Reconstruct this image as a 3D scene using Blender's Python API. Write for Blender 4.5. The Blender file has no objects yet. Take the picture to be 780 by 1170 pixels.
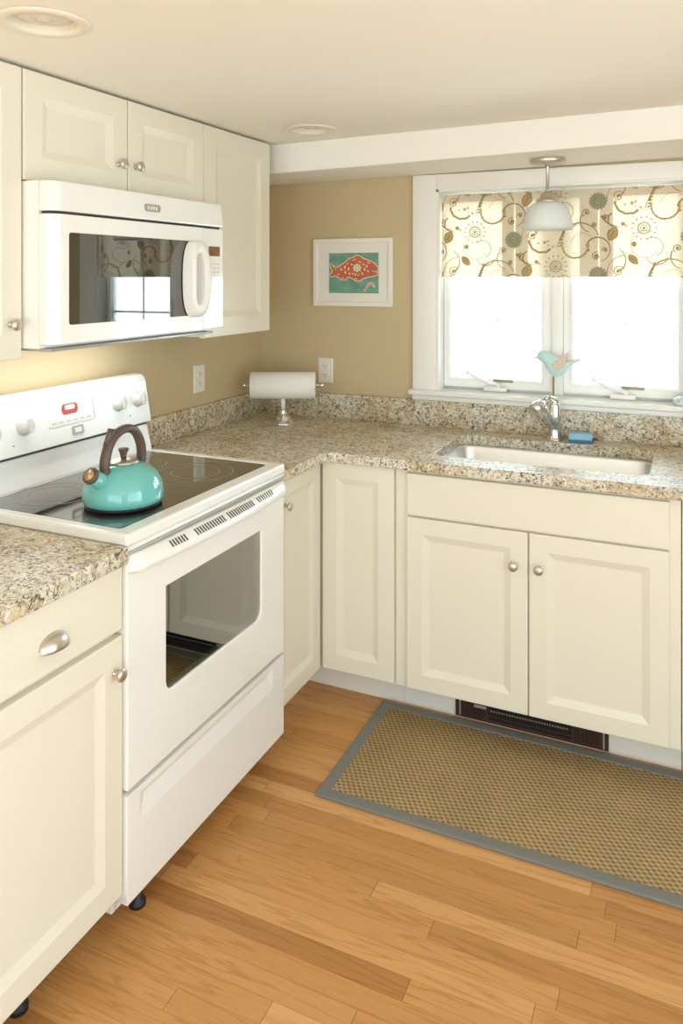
import bpy, bmesh, math, random
from mathutils import Vector, Matrix
random.seed(7)
sc = bpy.context.scene
COL = sc.collection
PI = math.pi

# ------------------------------------------------------------------ materials
def new_mat(name):
    m = bpy.data.materials.new(name); m.use_nodes = True
    nt = m.node_tree
    return m, nt, nt.nodes['Principled BSDF'], nt.nodes, nt.links

def flat(name, col, rough=0.5, metal=0.0, coat=0.0, spec=0.5, bump=0.0, bscale=60, vary=0.0):
    m, nt, b, N, L = new_mat(name)
    b.inputs['Base Color'].default_value = (*col, 1)
    b.inputs['Roughness'].default_value = rough
    b.inputs['Metallic'].default_value = metal
    b.inputs['Coat Weight'].default_value = coat
    b.inputs['Coat Roughness'].default_value = 0.06
    b.inputs['Specular IOR Level'].default_value = spec
    tc = N.new('ShaderNodeTexCoord')
    nz = N.new('ShaderNodeTexNoise'); nz.inputs['Scale'].default_value = bscale
    L.new(tc.outputs['Object'], nz.inputs['Vector'])
    if vary > 0:
        mx = N.new('ShaderNodeMix'); mx.data_type = 'RGBA'
        mx.inputs['A'].default_value = (*[c*(1-vary) for c in col], 1)
        mx.inputs['B'].default_value = (*[min(1, c*(1+vary)) for c in col], 1)
        L.new(nz.outputs['Fac'], mx.inputs['Factor']); L.new(mx.outputs['Result'], b.inputs['Base Color'])
    if bump > 0:
        bp = N.new('ShaderNodeBump'); bp.inputs['Strength'].default_value = bump; bp.inputs['Distance'].default_value = 0.002
        L.new(nz.outputs['Fac'], bp.inputs['Height']); L.new(bp.outputs['Normal'], b.inputs['Normal'])
    return m

def ramp(N, stops, interp='LINEAR'):
    r = N.new('ShaderNodeValToRGB'); cr = r.color_ramp; cr.interpolation = interp
    while len(cr.elements) < len(stops): cr.elements.new(0.5)
    for e, (p, c) in zip(cr.elements, stops):
        e.position = p; e.color = (*c, 1)
    return r

def noise(N, L, vec, scale, detail=4, rough=0.55, dist=0.0):
    n = N.new('ShaderNodeTexNoise'); n.inputs['Scale'].default_value = scale
    n.inputs['Detail'].default_value = detail; n.inputs['Roughness'].default_value = rough
    n.inputs['Distortion'].default_value = dist
    L.new(vec, n.inputs['Vector']); return n

def mixc(N, L, fac, a, b):
    m = N.new('ShaderNodeMix'); m.data_type = 'RGBA'
    for sock, v in (('Factor', fac), ('A', a), ('B', b)):
        if isinstance(v, (tuple, list)): m.inputs[sock].default_value = (*v, 1)
        elif isinstance(v, (int, float)): m.inputs[sock].default_value = v
        else: L.new(v, m.inputs[sock])
    return m.outputs['Result']

def mth(N, L, op, a, b=None):
    m = N.new('ShaderNodeMath'); m.operation = op
    for i, v in enumerate((a, b)):
        if v is None: continue
        if isinstance(v, (int, float)): m.inputs[i].default_value = v
        else: L.new(v, m.inputs[i])
    return m.outputs[0]

def granite():
    m, nt, b, N, L = new_mat('granite')
    tc = N.new('ShaderNodeTexCoord'); v = tc.outputs['Object']
    n1 = noise(N, L, v, 7, 5, 0.62, 0.8)
    r1 = ramp(N, [(0.28, (0.48, 0.34, 0.17)), (0.42, (0.64, 0.51, 0.31)), (0.54, (0.74, 0.67, 0.51)), (0.70, (0.73, 0.70, 0.61))])
    L.new(n1.outputs['Fac'], r1.inputs['Fac'])
    c = r1.outputs['Color']
    def over(c, scale, detail, dist, p0, p1, amt, col, hi=False, rough=0.6):
        n = noise(N, L, v, scale, detail, rough, dist)
        st = [(p0, (0, 0, 0)), (p1, (1, 1, 1))] if hi else [(p0, (1, 1, 1)), (p1, (0, 0, 0))]
        r = ramp(N, st); L.new(n.outputs['Fac'], r.inputs['Fac'])
        return mixc(N, L, mth(N, L, 'MULTIPLY', r.outputs['Color'], amt), c, col)
    c = over(c, 60, 3, 0.5, 0.55, 0.63, 0.8, (0.84, 0.81, 0.73), True)
    c = over(c, 38, 4, 1.0, 0.40, 0.47, 0.55, (0.32, 0.24, 0.15))
    c = over(c, 95, 3, 1.2, 0.40, 0.45, 0.85, (0.09, 0.075, 0.06))
    c = over(c, 58, 4, 1.5, 0.375, 0.42, 0.95, (0.030, 0.026, 0.024))
    L.new(c, b.inputs['Base Color'])
    b.inputs['Roughness'].default_value = 0.44
    b.inputs['Specular IOR Level'].default_value = 0.85
    return m

def oak_floor():
    m, nt, b, N, L = new_mat('oak_planks')
    tc = N.new('ShaderNodeTexCoord')
    sp = N.new('ShaderNodeSeparateXYZ'); L.new(tc.outputs['Object'], sp.inputs[0])
    W = 0.0575; LEN = 0.95
    ry = mth(N, L, 'DIVIDE', sp.outputs['Y'], W)
    row = mth(N, L, 'FLOOR', ry)
    wn = N.new('ShaderNodeTexWhiteNoise'); wn.noise_dimensions = '1D'; L.new(row, wn.inputs['W'])
    off = mth(N, L, 'MULTIPLY', wn.outputs['Value'], 7.3)
    px = mth(N, L, 'ADD', mth(N, L, 'DIVIDE', sp.outputs['X'], LEN), off)
    pl = mth(N, L, 'FLOOR', px)
    cv = N.new('ShaderNodeCombineXYZ'); L.new(row, cv.inputs[0]); L.new(pl, cv.inputs[1])
    w2 = N.new('ShaderNodeTexWhiteNoise'); w2.noise_dimensions = '2D'; L.new(cv.outputs[0], w2.inputs['Vector'])
    rc = ramp(N, [(0.0, (0.46, 0.215, 0.066)), (0.3, (0.55, 0.275, 0.088)), (0.65, (0.61, 0.315, 0.108)), (1.0, (0.71, 0.405, 0.165))])
    L.new(w2.outputs['Value'], rc.inputs['Fac'])
    # grain : long streaks, shifted per plank
    gx = mth(N, L, 'ADD', mth(N, L, 'MULTIPLY', sp.outputs['X'], 1.6), mth(N, L, 'MULTIPLY', w2.outputs['Value'], 37.0))
    gy = mth(N, L, 'ADD', mth(N, L, 'MULTIPLY', sp.outputs['Y'], 26.0), mth(N, L, 'MULTIPLY', w2.outputs['Value'], 91.0))
    gv = N.new('ShaderNodeCombineXYZ'); L.new(gx, gv.inputs[0]); L.new(gy, gv.inputs[1])
    g1 = noise(N, L, gv.outputs[0], 1.0, 3, 0.5, 0.6)
    wv = mth(N, L, 'FRACT', mth(N, L, 'MULTIPLY', g1.outputs['Fac'], 6.0))
    rg = ramp(N, [(0.0, (0.80, 0.72, 0.62)), (0.22, (1, 1, 1)), (0.85, (1, 1, 1)), (1.0, (0.80, 0.72, 0.62))])
    L.new(wv, rg.inputs['Fac'])
    fx = mth(N, L, 'MULTIPLY', sp.outputs['X'], 14.0); fy = mth(N, L, 'MULTIPLY', sp.outputs['Y'], 420.0)
    fv = N.new('ShaderNodeCombineXYZ'); L.new(fx, fv.inputs[0]); L.new(fy, fv.inputs[1])
    g2 = noise(N, L, fv.outputs[0], 1.0, 2)
    rf = ramp(N, [(0.3, (0.86, 0.82, 0.77)), (0.6, (1, 1, 1))]); L.new(g2.outputs['Fac'], rf.inputs['Fac'])
    def mul(a, bb, f=1.0):
        x = N.new('ShaderNodeMix'); x.data_type = 'RGBA'; x.blend_type = 'MULTIPLY'; x.inputs['Factor'].default_value = f
        L.new(a, x.inputs['A']); L.new(bb, x.inputs['B']); return x.outputs['Result']
    c = mul(mul(rc.outputs['Color'], rg.outputs['Color'], 0.85), rf.outputs['Color'], 0.8)
    # seams
    fr = mth(N, L, 'FRACT', ry); d1 = mth(N, L, 'MINIMUM', fr, mth(N, L, 'SUBTRACT', 1.0, fr))
    s1 = mth(N, L, 'LESS_THAN', d1, 0.012)
    fp = mth(N, L, 'FRACT', px); d2 = mth(N, L, 'MINIMUM', fp, mth(N, L, 'SUBTRACT', 1.0, fp))
    s2 = mth(N, L, 'LESS_THAN', d2, 0.0010)
    s = mth(N, L, 'MAXIMUM', mth(N, L, 'MULTIPLY', s1, 0.38), mth(N, L, 'MULTIPLY', s2, 0.7))
    c = mixc(N, L, s, c, (0.16, 0.07, 0.025))
    L.new(c, b.inputs['Base Color'])
    b.inputs['Roughness'].default_value = 0.34
    b.inputs['Specular IOR Level'].default_value = 0.4
    return m

def woven(name):
    m, nt, b, N, L = new_mat(name)
    tc = N.new('ShaderNodeTexCoord')
    mp = N.new('ShaderNodeMapping'); mp.inputs['Rotation'].default_value = (0, 0, math.radians(20))
    L.new(tc.outputs['Object'], mp.inputs['Vector'])
    sp = N.new('ShaderNodeSeparateXYZ'); L.new(mp.outputs[0], sp.inputs[0])
    k = 2*PI/0.025
    sx = mth(N, L, 'SINE', mth(N, L, 'MULTIPLY', sp.outputs['X'], k))
    sy = mth(N, L, 'SINE', mth(N, L, 'MULTIPLY', sp.outputs['Y'], k*1.35))
    w = mth(N, L, 'ADD', mth(N, L, 'MULTIPLY', mth(N, L, 'MULTIPLY', sx, sy), 0.5), 0.5)
    n = noise(N, L, tc.outputs['Object'], 170, 3)
    h = mth(N, L, 'ADD', mth(N, L, 'MULTIPLY', w, 0.7), mth(N, L, 'MULTIPLY', n.outputs['Fac'], 0.5))
    r = ramp(N, [(0.22, (0.16, 0.11, 0.052)), (0.50, (0.36, 0.252, 0.122)), (0.85, (0.52, 0.39, 0.21))])
    L.new(h, r.inputs['Fac'])
    n2 = noise(N, L, tc.outputs['Object'], 5, 3)
    r2 = ramp(N, [(0.3, (0.86, 0.86, 0.86)), (0.7, (1, 1, 1))]); L.new(n2.outputs['Fac'], r2.inputs['Fac'])
    x = N.new('ShaderNodeMix'); x.data_type = 'RGBA'; x.blend_type = 'MULTIPLY'; x.inputs['Factor'].default_value = 1
    L.new(r.outputs['Color'], x.inputs['A']); L.new(r2.outputs['Color'], x.inputs['B'])
    L.new(x.outputs['Result'], b.inputs['Base Color'])
    b.inputs['Roughness'].default_value = 0.9; b.inputs['Specular IOR Level'].default_value = 0.1
    bp = N.new('ShaderNodeBump'); bp.inputs['Strength'].default_value = 0.7; bp.inputs['Distance'].default_value = 0.004
    L.new(h, bp.inputs['Height']); L.new(bp.outputs['Normal'], b.inputs['Normal'])
    return m

def see_glass(name, tint=(1, 1, 1), gloss=1.0, rough=0.0, ior=1.5):
    m, nt, b, N, L = new_mat(name)
    N.remove(b)
    out = N['Material Output']
    t = N.new('ShaderNodeBsdfTransparent'); t.inputs['Color'].default_value = (*tint, 1)
    g = N.new('ShaderNodeBsdfGlossy'); g.inputs['Roughness'].default_value = rough
    f = N.new('ShaderNodeFresnel'); f.inputs['IOR'].default_value = ior
    fac = mth(N, L, 'MULTIPLY', f.outputs[0], gloss)
    mx = N.new('ShaderNodeMixShader'); L.new(fac, mx.inputs[0]); L.new(t.outputs[0], mx.inputs[1]); L.new(g.outputs[0], mx.inputs[2])
    L.new(mx.outputs[0], out.inputs['Surface'])
    return m

def cloth(name, col, trans=0.5, weave=True):
    m, nt, b, N, L = new_mat(name)
    N.remove(b); out = N['Material Output']
    d = N.new('ShaderNodeBsdfDiffuse'); d.inputs['Color'].default_value = (*col, 1)
    t = N.new('ShaderNodeBsdfTranslucent'); t.inputs['Color'].default_value = (*col, 1)
    mx = N.new('ShaderNodeMixShader'); mx.inputs[0].default_value = trans
    tc = N.new('ShaderNodeTexCoord'); n = noise(N, L, tc.outputs['Object'], 300, 2)
    c = mixc(N, L, n.outputs['Fac'], tuple(x*0.88 for x in col), tuple(min(1, x*1.1) for x in col))
    L.new(c, d.inputs['Color']); L.new(c, t.inputs['Color'])
    L.new(d.outputs[0], mx.inputs[1]); L.new(t.outputs[0], mx.inputs[2]); L.new(mx.outputs[0], out.inputs['Surface'])
    return m

def brushed(name, col, rough=0.3, axis='X'):
    m, nt, b, N, L = new_mat(name)
    b.inputs['Base Color'].default_value = (*col, 1); b.inputs['Metallic'].default_value = 1
    tc = N.new('ShaderNodeTexCoord'); mp = N.new('ShaderNodeMapping')
    mp.inputs['Scale'].default_value = (4, 300, 300) if axis == 'X' else (300, 300, 4)
    L.new(tc.outputs['Object'], mp.inputs[0]); n = noise(N, L, mp.outputs[0], 1, 2)
    r = ramp(N, [(0.3, (rough*0.8,)*3), (0.7, (rough*1.25,)*3)]); L.new(n.outputs['Fac'], r.inputs['Fac'])
    L.new(r.outputs['Color'], b.inputs['Roughness'])
    return m

M = {}
M['cream'] = flat('ivory_cabinet_paint', (0.79, 0.752, 0.632), 0.33, spec=0.4)
M['creambox'] = flat('ivory_cabinet_carcass', (0.74, 0.69, 0.57), 0.45)
M['wall'] = flat('tan_wall_paint', (0.59, 0.475, 0.285), 0.75, bump=0.12, bscale=220)
M['ceil'] = flat('warm_white_ceiling_paint', (0.85, 0.835, 0.775), 0.8, bump=0.08, bscale=150)
M['trim'] = flat('white_trim_paint', (0.90, 0.885, 0.84), 0.35)
M['beam'] = flat('white_beam_paint', (0.89, 0.88, 0.83), 0.7)
M['vinyl'] = flat('white_window_vinyl', (0.92, 0.92, 0.90), 0.35)
M['toe'] = flat('toe_kick_paint', (0.78, 0.75, 0.68), 0.5)
M['granite'] = granite()
M['oak'] = oak_floor()
M['weave'] = woven('seagrass_weave')
M['border'] = flat('grey_cotton_binding', (0.20, 0.205, 0.19), 0.85, bump=0.4, bscale=500, vary=0.15)
M['white'] = flat('white_enamel', (0.86, 0.86, 0.83), 0.22, coat=0.3)
M['whiteplastic'] = flat('white_plastic', (0.84, 0.83, 0.79), 0.3)
M['knobplastic'] = flat('off_white_plastic', (0.66, 0.64, 0.58), 0.35)
M['black'] = flat('black_rubber', (0.012, 0.012, 0.012), 0.5)
M['gap'] = flat('dark_shadow_gap', (0.05, 0.045, 0.04), 0.7)
M['slot'] = flat('brown_vent_slot', (0.10, 0.07, 0.05), 0.6)
M['ceran'] = flat('black_ceramic_glass', (0.040, 0.029, 0.020), 0.035, spec=1.0, coat=0.9)
M['ring'] = flat('printed_burner_ring', (0.23, 0.195, 0.155), 0.2)
M['ovenglass'] = see_glass('tinted_oven_glass', (0.60, 0.66, 0.50), 5.0)
M['microglass'] = see_glass('tinted_microwave_glass', (0.30, 0.29, 0.26), 4.2, 0.0, 1.5)
M['cavity'] = flat('oven_enamel_interior', (0.30, 0.31, 0.25), 0.4)
M['cavity2'] = flat('microwave_interior', (0.16, 0.145, 0.12), 0.5)
M['chromewire'] = flat('oven_rack_wire', (0.75, 0.74, 0.70), 0.25, metal=1)
M['nickel'] = brushed('brushed_nickel', (0.64, 0.60, 0.53), 0.36, 'Z')
M['chrome'] = flat('chrome', (0.82, 0.82, 0.82), 0.06, metal=1)
M['steel'] = brushed('brushed_stainless_steel', (0.86, 0.90, 0.93), 0.34)
M['teal'] = flat('turquoise_enamel', (0.15, 0.50, 0.475), 0.10, coat=0.8)
M['handlebrown'] = flat('taupe_brown_handle', (0.105, 0.070, 0.052), 0.38)
M['whistle'] = flat('bronze_whistle', (0.55, 0.34, 0.16), 0.35, metal=0.6)
M['paper'] = flat('paper_towel', (0.88, 0.86, 0.81), 0.95, bump=0.5, bscale=260, spec=0.1)
M['card'] = flat('cardboard_core', (0.40, 0.28, 0.17), 0.9)
M['outlet'] = flat('outlet_plastic', (0.84, 0.81, 0.73), 0.3)
M['outletdark'] = flat('outlet_slot', (0.10, 0.085, 0.06), 0.6)
M['opal'] = cloth('opal_glass_shade', (0.90, 0.95, 0.92), 0.36)
M['mat'] = flat('picture_mat_board', (0.84, 0.81, 0.74), 0.8)
M['framewhite'] = flat('white_picture_frame', (0.86, 0.83, 0.77), 0.4)
M['printteal'] = flat('teal_print_ink', (0.17, 0.36, 0.28), 0.8, vary=0.45, bscale=26)
M['printred'] = flat('coral_print_ink', (0.58, 0.15, 0.085), 0.8, vary=0.25, bscale=60)
M['printcream'] = flat('cream_print_ink', (0.85, 0.72, 0.45), 0.8)
M['aer'] = flat('spray_face_reflected_tan', (0.42, 0.36, 0.29), 0.5)  # tan reflection in the chrome face painted in as a matt colour
M['sponge_blue'] = flat('blue_scouring_layer', (0.06, 0.24, 0.50), 0.9, bump=1, bscale=500)
M['sponge_top'] = flat('light_blue_sponge', (0.34, 0.64, 0.80), 0.9, bump=1, bscale=300)
M['birdaqua'] = flat('aqua_painted_ceramic', (0.56, 0.82, 0.79), 0.35, vary=0.12, bscale=30)
M['birdpale'] = flat('pale_aged_paint', (0.66, 0.72, 0.64), 0.5, vary=0.1, bscale=60)
M['birdwing'] = flat('blush_wing_paint', (0.74, 0.60, 0.50), 0.5, vary=0.2, bscale=90)
M['wood'] = flat('wooden_dowel', (0.42, 0.29, 0.17), 0.6)
M['brass'] = flat('tan_lock_bar', (0.36, 0.31, 0.18), 0.4)
M['iceglass'] = flat('pale_aqua_glass', (0.62, 0.78, 0.78), 0.1, coat=0.5)
M['heater'] = flat('dark_brown_heater_metal', (0.055, 0.022, 0.014), 0.4)
M['heaterfin'] = flat('heater_black_cavity', (0.008, 0.006, 0.006), 0.5)
M['heatersilver'] = flat('heater_silver_edge', (0.5, 0.46, 0.42), 0.35, metal=0.7)
M['display'] = flat('amber_display', (0.20, 0.075, 0.02), 0.15)
M['displaypanel'] = flat('glossy_white_overlay', (0.88, 0.88, 0.85), 0.08, coat=0.6)
M['key'] = flat('grey_key_print', (0.55, 0.53, 0.48), 0.4)
M['redlabel'] = flat('red_display_print', (0.50, 0.07, 0.06), 0.3)
M['badge'] = flat('grey_badge', (0.42, 0.40, 0.37), 0.3, metal=0.3)
M['badgelight'] = flat('light_badge_print', (0.80, 0.78, 0.72), 0.3)
M['lens'] = flat('recessed_lamp_lens', (0.70, 0.66, 0.56), 0.25)
M['lampring'] = flat('recessed_lamp_trim', (0.78, 0.74, 0.64), 0.4)
M['fabric'] = cloth('linen_shade_fabric', (0.84, 0.755, 0.60), 0.21)
M['hemcloth'] = cloth('linen_lining_strip', (0.56, 0.45, 0.29), 0.14)
M['fgold'] = cloth('gold_scroll_print', (0.56, 0.44, 0.20), 0.4)
M['fbrown'] = cloth('brown_scroll_print', (0.42, 0.33, 0.19), 0.4)
M['fblue'] = cloth('grey_blue_flower_print', (0.48, 0.49, 0.38), 0.4)
M['forange'] = cloth('amber_leaf_print', (0.74, 0.56, 0.30), 0.4)

# ------------------------------------------------------------------ mesh helpers
class B:
    """collects shapes in one bmesh; material slots by key"""
    def __init__(self):
        self.bm = bmesh.new(); self.keys = []
    def mi(self, key):
        if key not in self.keys: self.keys.append(key)
        return self.keys.index(key)
    def _assign(self, faces, key, smooth=False):
        i = self.mi(key)
        for f in faces:
            if f.is_valid: f.material_index = i; f.smooth = smooth
    def box(self, x0, x1, y0, y1, z0, z1, key, bev=0.0, seg=2, edges=None):
        before = set(self.bm.faces)
        vs = [self.bm.verts.new((x, y, z)) for x in (x0, x1) for y in (y0, y1) for z in (z0, z1)]
        for q in ((0, 1, 3, 2), (4, 6, 7, 5), (0, 4, 5, 1), (2, 3, 7, 6), (0, 2, 6, 4), (1, 5, 7, 3)):
            self.bm.faces.new([vs[i] for i in q])
        if bev > 0:
            es = set()
            for v in vs:
                for e in v.link_edges: es.add(e)
            bev = min(bev, 0.49*min(abs(x1-x0), abs(y1-y0), abs(z1-z0)))
            bmesh.ops.bevel(self.bm, geom=list(es), offset=bev, segments=seg, profile=0.5, affect='EDGES')
        self._assign(set(self.bm.faces)-before, key, bev > 0 and seg > 1)
        return self
    def rings(self, loops, key, smooth=False, caps=(True, True), closed=True):
        """loops: list of lists of points with the same count"""
        before = set(self.bm.faces)
        V = [[self.bm.verts.new(p) for p in lp] for lp in loops]
        n = len(V[0])
        for a, b in zip(V[:-1], V[1:]):
            for i in range(n if closed else n-1):
                j = (i+1) % n
                try: self.bm.faces.new((a[i], a[j], b[j], b[i]))
                except ValueError: pass
        if caps[0]: self.bm.faces.new(list(reversed(V[0])))
        if caps[1]: self.bm.faces.new(V[-1])
        self._assign(set(self.bm.faces)-before, key, smooth)
        return self
    def lathe(self, prof, key, c=(0, 0, 0), axis=(0, 0, 1), n=32, smooth=True, caps=(True, True)):
        """prof: (r, h) list along axis from c"""
        a = Vector(axis).normalized()
        t = Vector((1, 0, 0)) if abs(a.x) < 0.9 else Vector((0, 1, 0))
        u = a.cross(t).normalized(); w = a.cross(u)
        c = Vector(c)
        loops = [[c+a*h+(u*math.cos(2*PI*i/n)+w*math.sin(2*PI*i/n))*max(r, 1e-5) for i in range(n)] for r, h in prof]
        return self.rings(loops, key, smooth, caps)
    def tube(self, pts, rad, key, n=12, smooth=True, flat=1.0, caps=(True, True)):
        pts = [Vector(p) for p in pts]
        rads = rad if isinstance(rad, (list, tuple)) else [rad]*len(pts)
        loops = []; pu = None
        for i, p in enumerate(pts):
            d = (pts[min(i+1, len(pts)-1)]-pts[max(i-1, 0)]).normalized()
            if pu is None:
                t = Vector((0, 0, 1)) if abs(d.z) < 0.9 else Vector((1, 0, 0))
                u = d.cross(t).normalized()
            else:
                u = (pu-d*pu.dot(d)).normalized()
            pu = u; w = d.cross(u)
            loops.append([p+(u*math.cos(2*PI*k/n)+w*math.sin(2*PI*k/n)*flat)*rads[i] for k in range(n)])
        return self.rings(loops, key, smooth, caps)
    def prism(self, poly, axis, a, b, key, smooth=False):
        """poly in the two other axes (in xyz order), extruded along axis from a to b"""
        def mk(p, h):
            q = list(p); q.insert(axis, h); return q
        return self.rings([[mk(p, a) for p in poly], [mk(p, b) for p in poly]], key, smooth)
    def plate(self, outer, holes, fn, d, key):
        """flat plate with holes in (s,t) coords; fn(s,t,w)->xyz ; thickness d along w"""
        before = set(self.bm.faces)
        es = []
        for lp in [outer]+holes:
            vs = [self.bm.verts.new(fn(p[0], p[1], 0)) for p in lp]
            for i in range(len(vs)): es.append(self.bm.edges.new((vs[i], vs[(i+1) % len(vs)])))
        r = bmesh.ops.triangle_fill(self.bm, use_beauty=True, use_dissolve=False, edges=es)
        fs = [f for f in r['geom'] if isinstance(f, bmesh.types.BMFace)]
        ex = bmesh.ops.extrude_face_region(self.bm, geom=fs)
        off = Vector(fn(0, 0, d))-Vector(fn(0, 0, 0))
        bmesh.ops.translate(self.bm, vec=off, verts=[v for v in ex['geom'] if isinstance(v, bmesh.types.BMVert)])
        self._assign(set(self.bm.faces)-before, key)
        return self
    def poly(self, pts, key):
        before = set(self.bm.faces)
        vs = [self.bm.verts.new(p) for p in pts]
        try: self.bm.faces.new(vs)
        except ValueError: return self
        self._assign(set(self.bm.faces)-before, key)
        return self
    def obj(self, name, parent=None, recalc=True, bevel=0.0):
        if recalc: bmesh.ops.recalc_face_normals(self.bm, faces=self.bm.faces[:])
        me = bpy.data.meshes.new(name); self.bm.to_mesh(me); self.bm.free()
        for k in self.keys: me.materials.append(M[k])
        o = bpy.data.objects.new(name, me); COL.objects.link(o)
        if parent is not None:
            o.parent = parent
            if parent.parent is None: o.matrix_parent_inverse = Matrix.Translation(-parent.location)
        if bevel > 0:
            md = o.modifiers.new('bevel', 'BEVEL'); md.width = bevel; md.segments = 2; md.limit_method = 'ANGLE'; md.angle_limit = math.radians(50)
        return o

def thing(name, label, cat, loc=(0, 0, 0), group=None):
    o = bpy.data.objects.new(name, None); COL.objects.link(o)
    o.empty_display_size = 0.05; o.location = loc
    o['label'] = label; o['category'] = cat
    if group: o['group'] = group
    return o
def tag(o, label, cat, group=None):
    o['label'] = label; o['category'] = cat
    if group: o['group'] = group
    return o
def struct(o):
    o['kind'] = 'structure'; return o

def rrect(x0, x1, y0, y1, r, n=6, which=(1, 1, 1, 1)):
    """rounded rectangle CCW from lower-left; which = ll, lr, ur, ul"""
    out = []
    cs = [(x0, y0, 180, which[0]), (x1, y0, 270, which[1]), (x1, y1, 0, which[2]), (x0, y1, 90, which[3])]
    for cx, cy, a0, on in cs:
        rr = r if on else 0.0005
        ax = cx+rr if cx == x0 else cx-rr; ay = cy+rr if cy == y0 else cy-rr
        for k in range(n+1):
            a = math.radians(a0+90*k/n); out.append((ax+rr*math.cos(a), ay+rr*math.sin(a)))
    return out

# face frames : 'x' = facing +x (s runs along +y), 'y' = facing -y (s runs along +x)
def FX(x): return lambda s, t, w: (x+w, s, t)
def FY(y): return lambda s, t, w: (s, y-w, t)

def loop_rect(s0, s1, t0, t1, i, w, fn):
    return [fn(s0+i, t0+i, w), fn(s1-i, t0+i, w), fn(s1-i, t1-i, w), fn(s0+i, t1-i, w)]

def door_mesh(s0, s1, t0, t1, fn, fr=0.056, th=0.020, key='cream'):
    b = B()
    prof = [(0, 0), (0, th-0.003), (0.0012, th-0.001), (0.0035, th), (fr, th), (fr+0.003, th-0.0015), (fr+0.022, th-0.009), (fr+0.027, th-0.0095)]
    b.rings([loop_rect(s0, s1, t0, t1, i, w, fn) for i, w in prof], key)
    return b
def slab_mesh(s0, s1, t0, t1, fn, th=0.020, key='cream'):
    b = B()
    prof = [(0, 0), (0, th-0.004), (0.0015, th-0.0012), (0.005, th)]
    b.rings([loop_rect(s0, s1, t0, t1, i, w, fn) for i, w in prof], key)
    return b
def knob(fn, s, t, w, parent):
    c = Vector(fn(s, t, w)); a = Vector(fn(s, t, w+1))-c
    b = B()
    b.lathe([(0.0075, 0), (0.0075, 0.002), (0.0055, 0.004), (0.005, 0.013), (0.008, 0.016), (0.0145, 0.0195), (0.0155, 0.022), (0.0145, 0.026), (0.009, 0.0285), (0.001, 0.0295)], 'nickel', c, a, 24)
    return b.obj('knob', parent)

# ------------------------------------------------------------------ room shell
XR, YF, ZC = 3.5, -5.3, 2.09
b = B(); b.box(-0.15, XR+0.1, YF-0.1, 0.15, -0.06, 0.0, 'oak'); struct(b.obj('floor'))
LAMPS = ((0.622, -1.955), (0.602, -0.668))
b = B(); b.plate([(-0.15, YF-0.1), (XR+0.1, YF-0.1), (XR+0.1, 0.15), (-0.15, 0.15)], [[(cx+0.072*math.cos(2*PI*i/40), cy+0.072*math.sin(2*PI*i/40)) for i in range(40)] for cx, cy in LAMPS], lambda s, t, w: (s, t, ZC+w), 0.08, 'ceil'); struct(b.obj('ceiling'))
b = B(); b.box(-0.12, 0.0, YF, 0.12, 0, ZC, 'wall'); struct(b.obj('wall_left'))
WX0, WX1, WZ0, WZ1 = 0.868, 1.852, 1.060, 1.924     # window opening
b = B(); b.plate([(0.0, 0), (XR, 0), (XR, ZC), (0.0, ZC)], [[(WX0, WZ0), (WX1, WZ0), (WX1, WZ1), (WX0, WZ1)]], lambda s, t, w: (s, w, t), 0.12, 'wall'); struct(b.obj('wall_back'))
b = B(); b.plate([(YF, 0), (0.12, 0), (0.12, ZC), (YF, ZC)], [[(-3.9, 0.35), (-1.5, 0.35), (-1.5, 1.98), (-3.9, 1.98)]], lambda s, t, w: (XR+w, s, t), 0.1, 'wall'); struct(b.obj('wall_right'))  # unseen window opening, made larger to bring more light into the room
b = B(); b.plate([(0, 0), (0.25, 0), (0.25, 2.02), (3.3, 2.02), (3.3, 0), (XR, 0), (XR, ZC), (0, ZC)], [], lambda s, t, w: (s, YF+w, t), -0.1, 'wall'); struct(b.obj('wall_front'))
# boxed beam along the top of the back wall (its front runs slightly out of square)
b = B()
y_l, y_r = -0.400, -0.665
lo = [(0.0, y_l, 1.972), (XR, y_r, 1.995), (XR, 0, 2.02), (0.0, 0, 1.984)]
hi = [(0.0, y_l-0.012, ZC), (XR, y_r-0.012, ZC), (XR, 0, ZC), (0.0, 0, ZC)]
b.rings([lo, hi], 'beam'); struct(b.obj('trim_1', bevel=0.004))

# ------------------------------------------------------------------ window
win = struct(bpy.data.objects.new('window_1', None)); COL.objects.link(win); win.location = (1.36, 0, 1.06)
b = B()
cw = 0.106
b.box(WX0-cw, WX0, -0.018, 0, 1.062, 1.99, 'trim', 0.004)
b.box(WX1, WX1+cw, -0.018, 0, 1.062, 1.99, 'trim', 0.004)
b.box(WX0-0.001, WX1+0.001, -0.0175, 0, WZ1, 1.99, 'trim', 0.003)
b.obj('casing', win)
b = B()
b.box(WX0, WX0+0.010, -0.017, 0.118, WZ0, WZ1, 'trim'); b.box(WX1-0.010, WX1, -0.017, 0.118, WZ0, WZ1, 'trim')
b.box(WX0, WX1, -0.017, 0.118, WZ1-0.008, WZ1, 'trim')
b.obj('jamb', win)
b = B()
b.box(WX0-cw-0.012, WX1+cw+0.012, -0.048, 0, 1.050, 1.072, 'trim', 0.006)
b.box(WX0+0.001, WX1-0.001, -0.01, 0.060, 1.050, 1.072, 'trim', 0.002)
b.obj('window_sill', win)
b = B(); b.box(WX0-cw, WX1+cw, -0.026, 0, 1.028, 1.0495, 'trim', 0.004); b.obj('apron', win)
b = B(); b.box(1.337, 1.382, 0.045, 0.118, 1.072, WZ1-0.008, 'vinyl', 0.003)
b.box(WX0+0.010, WX1-0.010, 0.075, 0.118, 1.060, 1.085, 'vinyl', 0.003)
b.obj('mullion', win)
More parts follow.
